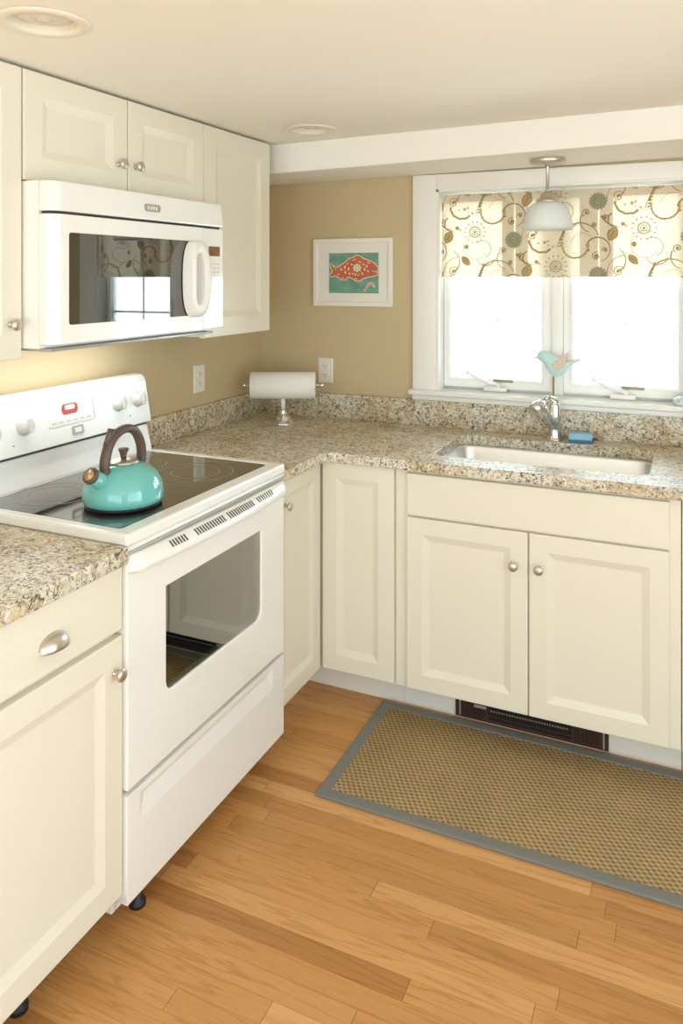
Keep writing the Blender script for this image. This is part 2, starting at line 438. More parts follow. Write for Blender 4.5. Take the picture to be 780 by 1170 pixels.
def sash(x0, x1, gx0, gx1):
    z0, z1, gz0, gz1 = 1.082, WZ1-0.010, 1.122, WZ1-0.055
    b = B(); b.plate([(x0, z0), (x1, z0), (x1, z1), (x0, z1)], [[(gx0, gz0), (gx1, gz0), (gx1, gz1), (gx0, gz1)]], lambda s, t, w: (s, 0.058+w, t), 0.045, 'vinyl')
    # inner bead
    b.plate([(gx0-0.010, gz0-0.010), (gx1+0.010, gz0-0.010), (gx1+0.010, gz1+0.010), (gx0-0.010, gz1+0.010)], [[(gx0+0.003, gz0+0.003), (gx1-0.003, gz0+0.003), (gx1-0.003, gz1-0.003), (gx0+0.003, gz1-0.003)]], lambda s, t, w: (s, 0.050+w, t), 0.010, 'vinyl')
    s = b.obj('sash', win, bevel=0.002)
    b = B(); b.box(gx0-0.004, gx1+0.004, 0.079, 0.083, gz0-0.004, gz1+0.004, 'pane'); b.obj('pane', s)
    b = B(); cx = (gx0+gx1)/2
    b.box(cx-0.006, cx+0.006, 0.084, 0.087, gz0, gz1, 'grillefilm'); b.box(gx0, gx1, 0.0842, 0.0868, 1.363, 1.375, 'grillefilm')
    b.obj('grille', s)
M['grillefilm'] = cloth('white_window_grille', (0.93, 0.93, 0.91), 0.13)
M['pane'] = see_glass('clear_window_glass', (0.98, 0.99, 0.98), 1.0)
sash(WX0+0.012, 1.336, 0.908, 1.297)
sash(1.383, WX1-0.012, 1.420, 1.812)
def crank(xb, n):
    b = B()
    b.box(xb-0.048, xb+0.048, 0.028, 0.062, 1.0725, 1.094, 'vinyl', 0.006)
    b.lathe([(0.012, 0), (0.012, 0.014), (0.008, 0.018)], 'vinyl', (xb+0.01, 0.040, 1.092), n=16)
    b.tube([(xb+0.012, 0.038, 1.104), (xb-0.03, 0.030, 1.112), (xb-0.075, 0.018, 1.130), (xb-0.105, 0.010, 1.147)], [0.009, 0.008, 0.006, 0.005], 'vinyl', 10)
    b.lathe([(0.004, 0), (0.008, 0.004), (0.0085, 0.012), (0.006, 0.018), (0.001, 0.020)], 'vinyl', (xb-0.106, 0.010, 1.142), (-0.3, -0.3, 1), 14)
    b.obj('crank_handle', win)
crank(1.108, 0); crank(1.612, 1)
for x0, x1 in ((1.092, 1.180), (1.600, 1.690)):
    b = B(); b.box(x0, x1, 0.046, 0.057, 1.112, 1.123, 'brass', 0.003); b.box(x0-0.006, x0+0.006, 0.044, 0.057, 1.108, 1.126, 'vinyl', 0.002); b.obj('sash_lock', win)

# ------------------------------------------------------------------ countertops
ZT, ZB = 0.918, 0.882
SX0, SX1, SY0, SY1 = 1.012, 1.733, -0.525, -0.135
CTX = 2.42
ct = thing('countertop', 'speckled tan granite countertop around the sink and corner, with backsplash', 'countertop', (1.2, -0.3, ZB))
b = B()
hole = rrect(SX0, SX1, SY0, SY1, 0.055, 8)
b.plate([(0, -0.968), (0.646, -0.968), (0.646, -0.660), (0.652, -0.647), (0.663, -0.642), (CTX, -0.642), (CTX, 0), (0, 0)], [hole], lambda s, t, w: (s, t, ZB+w), ZT-ZB, 'granite')
b.obj('counter_slab', ct, bevel=0.004)
b = B(); b.box(0.0, 0.020, -0.968, -0.001, ZT, 1.022, 'granite', 0.002); b.obj('backsplash', ct)
b = B(); b.box(0.0205, CTX, -0.020, 0, ZT, 1.0275, 'granite', 0.002); b.obj('backsplash', ct)
ctl = thing('countertop', 'short granite countertop left of the stove, above the drawer with cup pull', 'countertop', (0.33, -2.05, ZB))
b = B(); b.box(0, 0.668, -2.345, -1.742, 0.886, 0.926, 'granite', 0.004); b.obj('counter_slab', ctl)
b = B(); b.box(0, 0.020, -2.345, -1.742, 0.926, 1.028, 'granite', 0.002); b.obj('backsplash', ctl)

# ------------------------------------------------------------------ base cabinets
DB = 0.118   # bottom of doors
# corner cabinet
cc = thing('corner_cabinet', 'ivory corner base cabinet with two narrow doors meeting at the inside corner', 'cabinet', (0.3, -0.3, 0))
b = B()
b.prism([(0.002, -0.964), (0.597, -0.964), (0.597, -0.597), (0.905, -0.597), (0.905, -0.022), (0.002, -0.022)], 2, 0.112, 0.881, 'creambox')
b.obj('body', cc)
d = door_mesh(-0.960, -0.624, DB, 0.879, FX(0.598)).obj('door', cc); knob(FX(0.598), -0.899, 0.788, 0.020, d)
door_mesh(0.622, 0.901, DB, 0.879, FY(-0.598), fr=0.058).obj('door', cc)
b = B(); b.prism([(0.05, -0.962), (0.515, -0.962), (0.515, -0.515), (0.905, -0.515), (0.905, -0.495), (0.495, -0.495), (0.05, -0.942)], 2, 0, 0.112, 'toe'); b.obj('toe_kick', cc)
# sink base
sb = thing('sink_cabinet', 'ivory sink base cabinet with two doors under the window', 'cabinet', (1.35, -0.3, 0))
b = B()
b.plate([(0.906, 0.112), (1.829, 0.112), (1.829, 0.881), (0.906, 0.881)], [], FY(-0.586), 0.018, 'cream')
b.obj('face_frame', sb, bevel=0.001)
b = B(); b.box(0.906, 0.924, -0.585, -0.022, 0.112, 0.881, 'creambox'); b.box(1.811, 1.829, -0.585, -0.022, 0.112, 0.881, 'creambox'); b.box(0.925, 1.81, -0.585, -0.022, 0.112, 0.13, 'creambox'); b.box(0.925, 1.81, -0.04, -0.022, 0.131, 0.881, 'creambox'); b.obj('body', sb)
slab_mesh(0.951, 1.797, 0.722, 0.869, FY(-0.604), th=0.017).obj('false_drawer_front', sb)
d = door_mesh(0.951, 1.3695, DB, 0.716, FY(-0.604), th=0.017).obj('door', sb); knob(FY(-0.604), 1.326, 0.606, 0.017, d)
d = door_mesh(1.3745, 1.797, DB, 0.716, FY(-0.604), th=0.017).obj('door', sb); knob(FY(-0.604), 1.408, 0.606, 0.017, d)
b = B(); b.box(0.906, 1.829, -0.515, -0.500, 0, 0.112, 'toe'); b.obj('toe_kick', sb)
# next cabinet right
rc = thing('base_cabinet', 'ivory base cabinet at the right edge, past the sink cabinet', 'cabinet', (2.1, -0.3, 0))
b = B(); b.box(1.832, CTX-0.01, -0.600, -0.022, 0.112, 0.881, 'creambox', 0.001, 1); b.obj('body', rc)
d = door_mesh(1.868, CTX-0.03, DB, 0.716, FY(-0.601), th=0.019).obj('door', rc); knob(FY(-0.601), 1.91, 0.606, 0.019, d)
d = slab_mesh(1.868, CTX-0.03, 0.722, 0.869, FY(-0.601), th=0.019).obj('drawer', rc); knob(FY(-0.601), 2.12, 0.796, 0.019, d)
b = B(); b.box(1.832, CTX-0.01, -0.515, -0.500, 0, 0.112, 'toe'); b.obj('toe_kick', rc)
# left base cabinet
lc = thing('base_cabinet', 'ivory base cabinet left of the stove, one drawer with cup pull over a door', 'cabinet', (0.3, -2.0, 0))
LY0, LY1 = -2.340, -1.745
b = B(); b.box(0.002, 0.627, LY0, LY1, 0.112, 0.885, 'creambox', 0.001, 1); b.obj('body', lc)
dr = slab_mesh(LY0+0.004, LY1+0.006, 0.730, 0.882, FX(0.6275), th=0.021).obj('drawer', lc)
d = door_mesh(LY0+0.004, LY1+0.006, 0.108, 0.716, FX(0.6275), fr=0.060, th=0.021).obj('door', lc); knob(FX(0.6275), -1.768, 0.640, 0.021, d)
# cup pull : half dome open below
b = B()
cy, cz, n = -1.957, 0.795, 20
outer = []
for k in range(0, 11):
    bb = (PI/2)*k/10                    # 0 at the lower lip .. wall at the top
    outer.append([(0.6488+0.027*math.sin(PI*i/n)**0.8*math.cos(bb), cy+0.039*math.cos(PI*i/n), cz-0.012+0.031*math.sin(PI*i/n)**0.8*math.sin(bb)) for i in range(n+1)])
b.rings(outer, 'nickel', True, (False, False), closed=False)
o = b.obj('cup_pull', dr)
md = o.modifiers.new('shell', 'SOLIDIFY'); md.thickness = 0.0015
for yy in (-1.965, -2.30):
    b = B(); b.lathe([(0.021, 0), (0.021, 0.012), (0.014, 0.02), (0.014, 0.1115)], 'black', (0.560, yy, 0.0), n=20); b.obj('foot', lc)
# toe-kick heater
ht = thing('kickspace_heater', 'dark brown heater grille set in the toe kick below the sink doors', 'heater', (1.36, -0.52, 0.01))
b = B(); b.plate([(1.098, 0.006), (1.612, 0.006), (1.612, 0.102), (1.098, 0.102)], [[(1.215, 0.016), (1.495, 0.016), (1.495, 0.092), (1.215, 0.092)]], FY(-0.5155), 0.006, 'heater'); b.obj('cover', ht, bevel=0.001)
b = B(); b.box(1.215, 1.495, -0.5185, -0.5158, 0.016, 0.092, 'heaterfin'); b.obj('back_panel', ht)
for z in (0.030, 0.050, 0.070):
    b = B()
    b.box(1.215, 1.495, -0.5225, -0.5186, z-0.003, z+0.003, 'heater'); b.obj('louver', ht)
b = B()
k = 0
x = 1.225
while x < 1.485:
    b.box(x, x+0.0045, -0.5245, -0.5226, 0.0475, 0.0525, 'heatersilver'); x += 0.009
o = b.obj('heating_fins', ht); o['kind'] = 'stuff'
for x in (1.112, 1.594):
    b = B(); b.box(x, x+0.006, -0.5232, -0.5216, 0.012, 0.098, 'heatersilver'); b.obj('edge_trim', ht)
b = B(); b.box(1.165, 1.208, -0.5228, -0.5216, 0.050, 0.060, 'badge', 0.001); b.obj('nameplate', ht)
for x0 in (1.125, 1.505):
    b = B()
    for i in range(9): b.box(x0+i*0.009, x0+i*0.009+0.003, -0.5223, -0.5216, 0.02, 0.088, 'heaterfin')
    o = b.obj('side_slots', ht)

# ------------------------------------------------------------------ rug
rug = thing('runner_rug', 'long woven seagrass runner rug with grey cloth border on the oak floor', 'rug', (1.7, -0.82, 0))
RX0, RX1, RY0, RY1, bw = 0.833, 2.66, -1.102, -0.541, 0.038
b = B(); b.box(RX0+0.03, RX1-0.03, RY0+0.03, RY1-0.03, 0.0005, 0.0085, 'weave', 0.002); b.obj('woven_field', rug)
b = B(); b.plate([(RX0, RY0), (RX1, RY0), (RX1, RY1), (RX0, RY1)], [[(RX0+bw, RY0+bw), (RX1-bw, RY0+bw), (RX1-bw, RY1-bw), (RX0+bw, RY1-bw)]], lambda s, t, w: (s, t, 0.0004+w), 0.010, 'border'); b.obj('border', rug, bevel=0.003)

# ------------------------------------------------------------------ upper cabinets
FXU = FX(0.311)
uc = thing('wall_cabinet', 'tall ivory wall cabinet between the microwave and the room corner', 'cabinet', (0.16, -0.72, 1.345))
b = B(); b.box(0.001, 0.310, -0.946, -0.497, 1.345, 2.080, 'creambox', 0.001, 1); b.obj('body', uc)
door_mesh(-0.945, -0.496, 1.342, 2.081, FXU, fr=0.068).obj('door', uc)
uc = thing('wall_cabinet', 'short ivory wall cabinet with two small doors above the microwave', 'cabinet', (0.16, -1.34, 1.80))
b = B(); b.box(0.001, 0.310, -1.737, -0.948, 1.803, 2.080, 'creambox', 0.001, 1); b.obj('body', uc)
d = door_mesh(-1.736, -1.344, 1.800, 2.081, FXU, fr=0.062).obj('door', uc); knob(FXU, -1.384, 1.884, 0.020, d)
d = door_mesh(-1.339, -0.949, 1.800, 2.081, FXU, fr=0.062).obj('door', uc); knob(FXU, -1.309, 1.886, 0.020, d)
uc = thing('wall_cabinet', 'tall ivory wall cabinet left of the microwave, cut by the left edge', 'cabinet', (0.16, -2.0, 1.345))
b = B(); b.box(0.001, 0.310, -2.20, -1.739, 1.352, 2.080, 'creambox', 0.001, 1); b.obj('body', uc)
d = door_mesh(-2.199, -1.741, 1.349, 2.081, FXU, fr=0.062).obj('door', uc); knob(FXU, -1.777, 1.437, 0.020, d)

# ------------------------------------------------------------------ microwave
mw = thing('microwave', 'white over-the-range microwave mounted under the short wall cabinet', 'microwave', (0.2, -1.356, 1.38))
Y0, Y1 = -1.735, -0.977
b = B(); b.plate([(Y0, 1.374), (Y1, 1.374), (Y1, 1.797), (Y0, 1.797)], [[(-1.675, 1.42), (-1.16, 1.42), (-1.16, 1.69), (-1.675, 1.69)]], lambda s, t, w: (0.002+w, s, t), 0.376, 'white'); b.obj('body', mw, bevel=0.003)
b = B(); b.box(0.03, 0.06, -1.674, -1.161, 1.421, 1.689, 'cavity2'); b.box(0.0601, 0.375, -1.674, -1.161, 1.421, 1.424, 'cavity2'); b.obj('cavity', mw)
def bowed(y, y0=Y0, y1=Y1, x=0.430):
    # plan profile of the front : rounded left and right ends
    r = 0.034
    if y < y0+r: return x-r+math.sqrt(max(0, r*r-(y0+r-y)**2))
    if y > y1-0.008: return x-0.008+math.sqrt(max(0, 0.008**2-(y-y1+0.008)**2))
    return x
def front_strip(z0, z1, y0, y1, x_back, key, name, lean=0.0, hole=None):
    ys = sorted(set([y0, y1]+[Y0+0.034*(1-math.cos(PI/2*k/10)) for k in range(11)]+[Y1-0.008*(1-math.sin(PI/2*k/4)) for k in range(5)]))
    ys = [y for y in ys if y0-1e-6 <= y <= y1+1e-6]
    poly = [(x_back, y1), (x_back, y0)]
    fr = [(bowed(y), y) for y in ys]
    if abs(y1-Y1) < 1e-4: fr[-1] = (0.422, Y1)
    b = B()
    lo = [(p[0], p[1], z0) for p in poly]+[(p[0], p[1], z0) for p in fr]
    hi = [(p[0], p[1], z1) for p in poly]+[(p[0]-lean, p[1], z1) for p in fr]
    b.rings([lo, hi], key)
    return b
front_strip(1.7195, 1.796, Y0, Y1, 0.379, 'white', 'vent', lean=0.008).obj('vent_panel', mw, bevel=0.004)
b = B(); b.box(0.379, 0.415, Y0+0.012, Y1-0.004, 1.7125, 1.7194, 'gap'); b.obj('vent_gap', mw)
# door with window opening : frame pieces as one plate, rounded left end
DY1 = -1.100
b = B()
hole = rrect(-1.683, -1.158, 1.433, 1.667, 0.008, 4)
b.plate([(-1.700, 1.386), (DY1, 1.386), (DY1, 1.712), (-1.700, 1.712)], [hole], lambda s, t, w: (0.430-w, s, t), 0.050, 'white')
bl = [(bowed(y), y) for y in [Y0+0.034*(1-math.cos(PI/2*k/10)) for k in range(11)]]
pl = [(0.380, -1.7001), (0.380, Y0)]+bl+[(0.430, -1.7001)]
b.rings([[(p[0], p[1], 1.386) for p in pl], [(p[0], p[1], 1.712) for p in pl]], 'white')
dm = b.obj('door', mw, bevel=0.0025)
b = B(); b.box(0.4235, 0.4275, -1.684, -1.157, 1.432, 1.668, 'microglass'); b.obj('door_glass', dm)
# loop handle
b = B()
cyh, czh = -1.157, 1.548
hy, hz = 0.050, 0.120
def ell(t, ry, rz, pw=2.6):
    c, s = math.cos(t), math.sin(t)
    return (abs(c)**(2/pw)*math.copysign(1, c)*ry, abs(s)**(2/pw)*math.copysign(1, s)*rz)
nn = 48
outer = [(cyh+ell(2*PI*i/nn, hy, hz)[0], czh+ell(2*PI*i/nn, hy, hz)[1]) for i in range(nn)]
inner = [(cyh-0.006+ell(2*PI*i/nn, 0.026, 0.078)[0], czh+ell(2*PI*i/nn, 0.026, 0.078)[1]) for i in range(nn)]
def hx(z): return 0.462+0.010*math.cos((z-czh)/hz*PI/2)
rows = []
rows.append([(0.4302, y, z) for y, z in outer]); rows.append([(hx(z)-0.006, y, z) for y, z in outer])
mid = lambda k: [(oy*(1-k)+iy*k, oz*(1-k)+iz*k) for (oy, oz), (iy, iz) in zip(outer, inner)]
rows.append([(hx(z), y, z) for y, z in mid(0.12)]); rows.append([(hx(z)+0.003, y, z) for y, z in mid(0.5)]); rows.append([(hx(z), y, z) for y, z in mid(0.88)])
rows.append([(hx(z)-0.006, y, z) for y, z in inner]); rows.append([(0.4302, y, z) for y, z in inner])
b.rings(rows, 'whiteplastic', True, (False, False)); b.obj('handle', dm)
# control panel
cp = front_strip(1.386, 1.712, DY1+0.003, Y1, 0.380, 'white', 'panel').obj('control_panel', mw, bevel=0.0025)
b = B(); b.plate(rrect(-1.078, -0.988, 1.432, 1.668, 0.006, 3), [], FX(0.4301), 0.0010, 'displaypanel'); b.obj('keypad', cp)
b = B(); b.box(0.4312, 0.4318, -1.068, -1.004, 1.622, 1.654, 'display', 0.0002, 1); b.obj('display', cp)
b = B()
for r in range(4):
    for c in range(3):
        y = -1.064+c*0.022; z = 1.594-r*0.013
        b.box(0.4312, 0.4315, y, y+0.014, z, z+0.0045, 'key')
b.obj('key_legends', cp)
b = B(); b.plate(rrect(-1.385, -1.313, 1.744, 1.766, 0.009, 5), [], FX(0.4255), 0.0030, 'badge')
bg = b.obj('badge', mw)
b = B()
for i, y in enumerate((-1.372, -1.358, -1.347, -1.336)):
    b.box(0.4286, 0.4290, y, y+0.007, 1.750, 1.760, 'badgelight')
b.obj('badge_print', bg)
b = B(); b.box(0.03, 0.40, Y0+0.02, Y1-0.02, 1.366, 1.3735, 'badge', 0.001); b.obj('underside_grille', mw)
M['hoodlens'] = flat('hood_lamp_lens', (0.9, 0.86, 0.78), 0.3)
b = B(); b.box(0.12, 0.20, -1.66, -1.05, 1.3625, 1.3659, 'hoodlens', 0.001); b.obj('cooktop_lamp', mw)
hl_ = bpy.data.lights.new('cooktop_lamp_light', 'AREA'); hl_.shape = 'RECTANGLE'; hl_.size = 0.08; hl_.size_y = 0.60; hl_.energy = 0.65; hl_.color = (0.95, 0.96, 0.98)
ho = bpy.data.objects.new('cooktop_lamp_light', hl_); COL.objects.link(ho); ho.location = (0.16, -1.356, 1.3615)

# ------------------------------------------------------------------ range
rg = thing('kitchen_range', 'white freestanding electric range with dark glass cooktop and oven door', 'stove', (0.35, -1.356, 0))
Y0, Y1 = -1.738, -0.974
b = B()
b.box(0.02, 0.612, Y0+0.002, Y0+0.02, 0.045, 0.920, 'white', 0.002); b.box(0.02, 0.612, Y1-0.02, Y1-0.002, 0.045, 0.920, 'white', 0.002)
b.box(0.02, 0.04, Y0+0.021, Y1-0.021, 0.045, 0.920, 'white')
b.box(0.041, 0.611, Y0+0.021, Y1-0.021, 0.045, 0.060, 'white')
b.box(0.600, 0.611, Y0+0.021, Y1-0.021, 0.340, 0.400, 'white'); b.box(0.600, 0.611, Y0+0.021, Y1-0.021, 0.860, 0.915, 'white')
b.obj('body', rg)
# oven cavity (open to the front)
b = B()
ya, yb, za, zb, xb_ = -1.66, -1.05, 0.42, 0.85, 0.12
b.box(xb_-0.01, xb_, ya, yb, za, zb, 'cavity'); b.box(xb_, 0.60, ya-0.01, ya, za, zb, 'cavity'); b.box(xb_, 0.60, yb, yb+0.01, za, zb, 'cavity')
b.box(xb_, 0.60, ya, yb, za-0.01, za, 'cavity'); b.box(xb_, 0.60, ya, yb, zb, zb+0.01, 'cavity')
b.obj('oven_cavity', rg)
for z in (0.545, 0.665):
    b = B()
    for x in (0.16, 0.57): b.tube([(x, ya+0.003, z), (x, yb-0.003, z)], 0.0032, 'chromewire', 8)
    for i in range(20):
        y = ya+0.02+i*(yb-ya-0.04)/19; b.tube([(0.158, y, z+0.003), (0.575, y, z+0.003)], 0.0016, 'chromewire', 6)
    b.obj('oven_rack', rg)
# cooktop frame
b = B()
gl = rrect(-1.706, -1.008, 0.135, 0.612, 0.012, 4)   # (y,x)
b.plate([(Y0, 0.09), (Y1, 0.09), (Y1, 0.662), (Y0, 0.662)], [gl], lambda s, t, w: (t, s, 0.9205+w), 0.031, 'white')
b.obj('cooktop_frame', rg, bevel=0.007)
b = B(); b.box(0.634, 0.6605, Y0+0.002, Y1-0.002, 0.9095, 0.9203, 'white', 0.003); b.obj('front_lip', rg)
b = B(); b.plate(rrect(-1.705, -1.009, 0.136, 0.611, 0.012, 4), [], lambda s, t, w: (t, s, 0.938+w), 0.012, 'ceran'); gt = b.obj('cooktop_glass', rg)
def ring(c, r, w=0.0022):
    b = B(); n = 64
    b.rings([[(c[0]+rr*math.cos(2*PI*i/n), c[1]+rr*math.sin(2*PI*i/n), zz) for i in range(n)] for rr, zz in ((r-w, 0.9501), (r-w, 0.9504), (r+w, 0.9504), (r+w, 0.9501))], 'ring', False, (False, False))
    b.obj('burner_ring', gt)
for c, rs in (((0.462, -1.185), (0.115, 0.075)), ((0.245, -1.175), (0.080,)), ((0.470, -1.545), (0.085,)), ((0.245, -1.545), (0.110, 0.072))):
    for r in rs: ring(c, r)
# backguard
b = B()
prof = [(0.012, 0.9205), (0.132, 0.9205), (0.132, 0.955), (0.110, 1.038), (0.022, 1.038)]
b.prism([(x, z) for x, z in prof], 1, Y0+0.004, Y1-0.004, 'white'); b.obj('backguard_riser', rg, bevel=0.003)
b = B(); b.box(0.024, 0.112, Y0+0.012, Y1-0.012, 1.0385, 1.046, 'gap'); b.obj('riser_gap', rg)
b = B()
prof = [(0.022, 1.0465), (0.126, 1.0465), (0.1285, 1.051), (0.104, 1.188), (0.098, 1.202), (0.085, 1.210), (0.060, 1.212), (0.022, 1.208)]
b.prism(prof, 1, Y0, Y1, 'white'); bgd = b.obj('control_panel', rg, bevel=0.005)
def BGx(z): return 0.1285-(z-1.051)*(0.0245/0.137)
nrm = Vector((0.137, 0, 0.0245)).normalized()
def FB(s, t, w): return (BGx(t)+nrm.x*w, s, t+nrm.z*w)
b = B(); b.plate(rrect(-1.440, -1.246, 1.103, 1.178, 0.004, 3), [], FB, 0.0016, 'displaypanel'); ov = b.obj('display_overlay', bgd)
def pl(fn, s0, s1, t0, t1, w0, w1, key, r=0.002):
    b = B(); b.plate(rrect(s0, s1, t0, t1, r, 4), [], lambda s, t, w: fn(s, t, w0+w), w1-w0, key); return b
b = pl(FB, -1.385, -1.318, 1.133, 1.164, 0.0017, 0.0026, 'redlabel', 0.012); b.obj('clock_display', ov)
b = pl(FB, -1.372, -1.331, 1.146, 1.160, 0.0027, 0.0030, 'badgelight', 0.005); b.obj('clock_digits', ov)
b = pl(FB, -1.252, -1.247, 1.104, 1.177, 0.0017, 0.0024, 'key', 0.001); b.obj('overlay_edge', ov)
b = B()
for i in range(6):
    s = -1.430+i*0.029
    b.plate(rrect(s, s+0.018, 1.110, 1.1145, 0.001, 2), [], lambda a, t, w: FB(a, t, 0.0017+w), 0.0003, 'key')
b.obj('key_legends', ov)
b = pl(FB, -1.352, -1.304, 1.066, 1.094, 0.0001, 0.0025, 'badge', 0.006); bd = b.obj('badge', bgd)
b = pl(FB, -1.342, -1.314, 1.073, 1.087, 0.0026, 0.0030, 'badgelight', 0.003); b.obj('badge_print', bd)
for s, t in ((-1.652, 1.122), (-1.534, 1.125), (-1.134, 1.131), (-1.034, 1.131)):
    b = B(); c = FB(s, t, 0.0002)
    b.lathe([(0.0265, 0), (0.0265, 0.002), (0.0225, 0.004), (0.0215, 0.022), (0.019, 0.025), (0.001, 0.0255)], 'knobplastic', c, nrm, 28)
    # grip bar
    kb = b.obj('knob', bgd)
    b = B(); b.plate(rrect(s-0.0055, s+0.0055, t-0.021, t+0.021, 0.004, 3), [], lambda a, tt, w: FB(a, tt, 0.0255+w), 0.008, 'knobplastic'); b.obj('grip', kb)
for s, t in ((-1.578, 1.078), (-1.083, 1.083)):
    b = B(); b.lathe([(0.0022, 0), (0.0022, 0.0012)], 'redlabel', FB(s, t, 0.0001), nrm, 12); b.obj('indicator_light', bgd)
# oven door
b = B()
hole = rrect(-1.588, -1.118, 0.509, 0.777, 0.030, 6, (1, 1, 0, 0))
b.plate([(Y0+0.003, 0.347), (Y1-0.003, 0.347), (Y1-0.003, 0.905), (Y0+0.003, 0.905)], [hole], lambda s, t, w: (0.6125+w, s, t), 0.0465, 'white')
dr = b.obj('oven_door', rg, bevel=0.004)
b = B(); b.plate(rrect(-1.590, -1.116, 0.507, 0.779, 0.031, 6, (1, 1, 0, 0)), [], FX(0.648), 0.005, 'ovenglass'); b.obj('oven_window', dr)
# handle : bowed bar with vent slots
b = B()
ns = 40
loops = []
for i in range(ns+1):
    k = i/ns; y = Y0+0.006+k*(Y1-Y0-0.012)
    e = min(1, min(k, 1-k)/0.035); e = math.sqrt(max(0, 1-(1-e)**2))
    bow = 0.024*math.sin(PI*k)**0.7 if 0 < k < 1 else 0
    d = (0.020+bow)*e+0.001
    x = 0.659
    loops.append([(x, y, 0.862), (x+d*0.70, y, 0.858), (x+d, y, 0.864), (x+d*1.02, y, 0.874), (x+d*0.92, y, 0.882), (x+d*0.45, y, 0.899), (x, y, 0.904)])
b.rings(loops, 'white', True)
hd = b.obj('handle', dr, bevel=0)
for p in hd.data.polygons: p.use_smooth = True
def hsurf(y):
    k = (y-(Y0+0.006))/(Y1-Y0-0.012)
    d = 0.020+0.024*math.sin(PI*k)**0.7+0.001
    return d
for (ya_, yb_, n) in ((-1.600, -1.545, 6), (-1.500, -1.375, 12), (-1.348, -1.220, 12), (-1.186, -1.098, 8)):
    b = B()
    for i in range(n):
        y = ya_+(yb_-ya_)*i/(n-1); d = hsurf(y); x = 0.659
        p0 = Vector((x+d*0.86, y, 0.8845)); p1 = Vector((x+d*0.50, y, 0.8975))
        nn_ = Vector((0.0145, 0, d*0.47)).normalized()*0.0008
        q = [p0+nn_, p1+nn_]
        hw = 0.0026
        b.rings([[q[0]+Vector((0, -hw, 0)), q[0]+Vector((0, hw, 0)), q[1]+Vector((0, hw, 0)), q[1]+Vector((0, -hw, 0))],
                 [q[0]+Vector((0, -hw, 0))-nn_*2, q[0]+Vector((0, hw, 0))-nn_*2, q[1]+Vector((0, hw, 0))-nn_*2, q[1]+Vector((0, -hw, 0))-nn_*2]], 'slot')
    b.obj('vent_slots', hd)
# drawer with scooped pull
b = B()
ys0, ys1 = Y0+0.003, Y1-0.003
xf = 0.659
b.box(0.6125, 0.640, ys0, ys1, 0.079, 0.336, 'white', 0.003)
# front skin with recess
P = lambda x, y, z: (x, y, z)
o4 = [P(xf, ys0, 0.079), P(xf, ys1, 0.079), P(xf, ys1, 0.336), P(xf, ys0, 0.336)]
bk = [P(0.6401, p[1], p[2]) for p in o4]
bmv = [b.bm.verts.new(p) for p in bk+o4]
i4 = [P(xf, -1.690, 0.258), P(xf, -1.050, 0.258), P(xf-0.009, -1.075, 0.304), P(xf-0.009, -1.665, 0.304), P(xf, -1.050, 0.322), P(xf, -1.690, 0.322)]
iv = [b.bm.verts.new(p) for p in i4]
f = b.bm.faces.new
fs = [f((bmv[0], bmv[1], bmv[5], bmv[4])), f((bmv[1], bmv[2], bmv[6], bmv[5])), f((bmv[2], bmv[3], bmv[7], bmv[6])), f((bmv[3], bmv[0], bmv[4], bmv[7]))]
fs += [f((bmv[4], bmv[5], iv[1], iv[0])), f((bmv[5], bmv[6], iv[4], iv[1])), f((bmv[6], bmv[7], iv[5], iv[4])), f((bmv[7], bmv[4], iv[0], iv[5]))]
fs += [f((iv[0], iv[1], iv[2], iv[3])), f((iv[2], iv[4], iv[5], iv[3])), f((iv[1], iv[4], iv[2])), f((iv[0], iv[3], iv[5]))]
b._assign(fs, 'white')
b.obj('drawer', rg, bevel=0.003)
for y in (-1.640, -0.998):
    for x in (0.610 if y < -1.5 else 0.55, 0.08):
        b = B(); b.lathe([(0.021, 0), (0.021, 0.010), (0.013, 0.016), (0.013, 0.046)], 'black', (x, y, 0), n=18); b.obj('foot', rg)

# ------------------------------------------------------------------ kettle
KZ = 0.9506; kc = Vector((0.482, -1.540, KZ))
kt = thing('kettle', 'turquoise enamel whistling kettle with brown handle on the cooktop', 'kettle', tuple(kc))
b = B(); b.lathe([(0.085, 0.0), (0.098, 0.002), (0.101, 0.006), (0.100, 0.0085)], 'black', kc, n=48); b.obj('base', kt)
b = B(); b.lathe([(0.098, 0.0086), (0.1035, 0.013), (0.1055, 0.022), (0.1050, 0.036), (0.1015, 0.054), (0.094, 0.071), (0.083, 0.086), (0.069, 0.098), (0.052, 0.1065), (0.038, 0.110)], 'teal', kc, n=56); b.obj('body', kt)
b = B(); b.lathe([(0.039, 0.1102), (0.040, 0.1125), (0.037, 0.1155), (0.026, 0.1195), (0.012, 0.1215), (0.001, 0.122)], 'nickel', kc, n=40); ld = b.obj('lid', kt)
b = B(); b.lathe([(0.0075, 0.1221), (0.008, 0.127), (0.0105, 0.137), (0.0140, 0.143), (0.0140, 0.146), (0.011, 0.148), (0.001, 0.1485)], 'handlebrown', kc, n=24); b.obj('lid_knob', ld)
sd = Vector((-0.02, -1.0, 0)).normalized(); up = Vector((0, 0, 1))
# spout
sp0 = kc+sd*0.072+up*0.070; sp1 = kc+sd*0.114+up*0.097
ax = (sp1-sp0).normalized()
b = B(); b.lathe([(0.026, 0), (0.021, 0.025), (0.0185, (sp1-sp0).length)], 'teal', sp0, ax, 28); b.obj('spout', kt)
b = B(); b.lathe([(0.0195, 0.0005), (0.0215, 0.003), (0.0215, 0.011), (0.019, 0.014)], 'handlebrown', sp1, ax, 28); b.lathe([(0.015, 0.0141), (0.013, 0.0165), (0.005, 0.0165), (0.004, 0.019), (0.001, 0.019)], 'whistle', sp1, ax, 24); b.obj('spout_cap', kt)
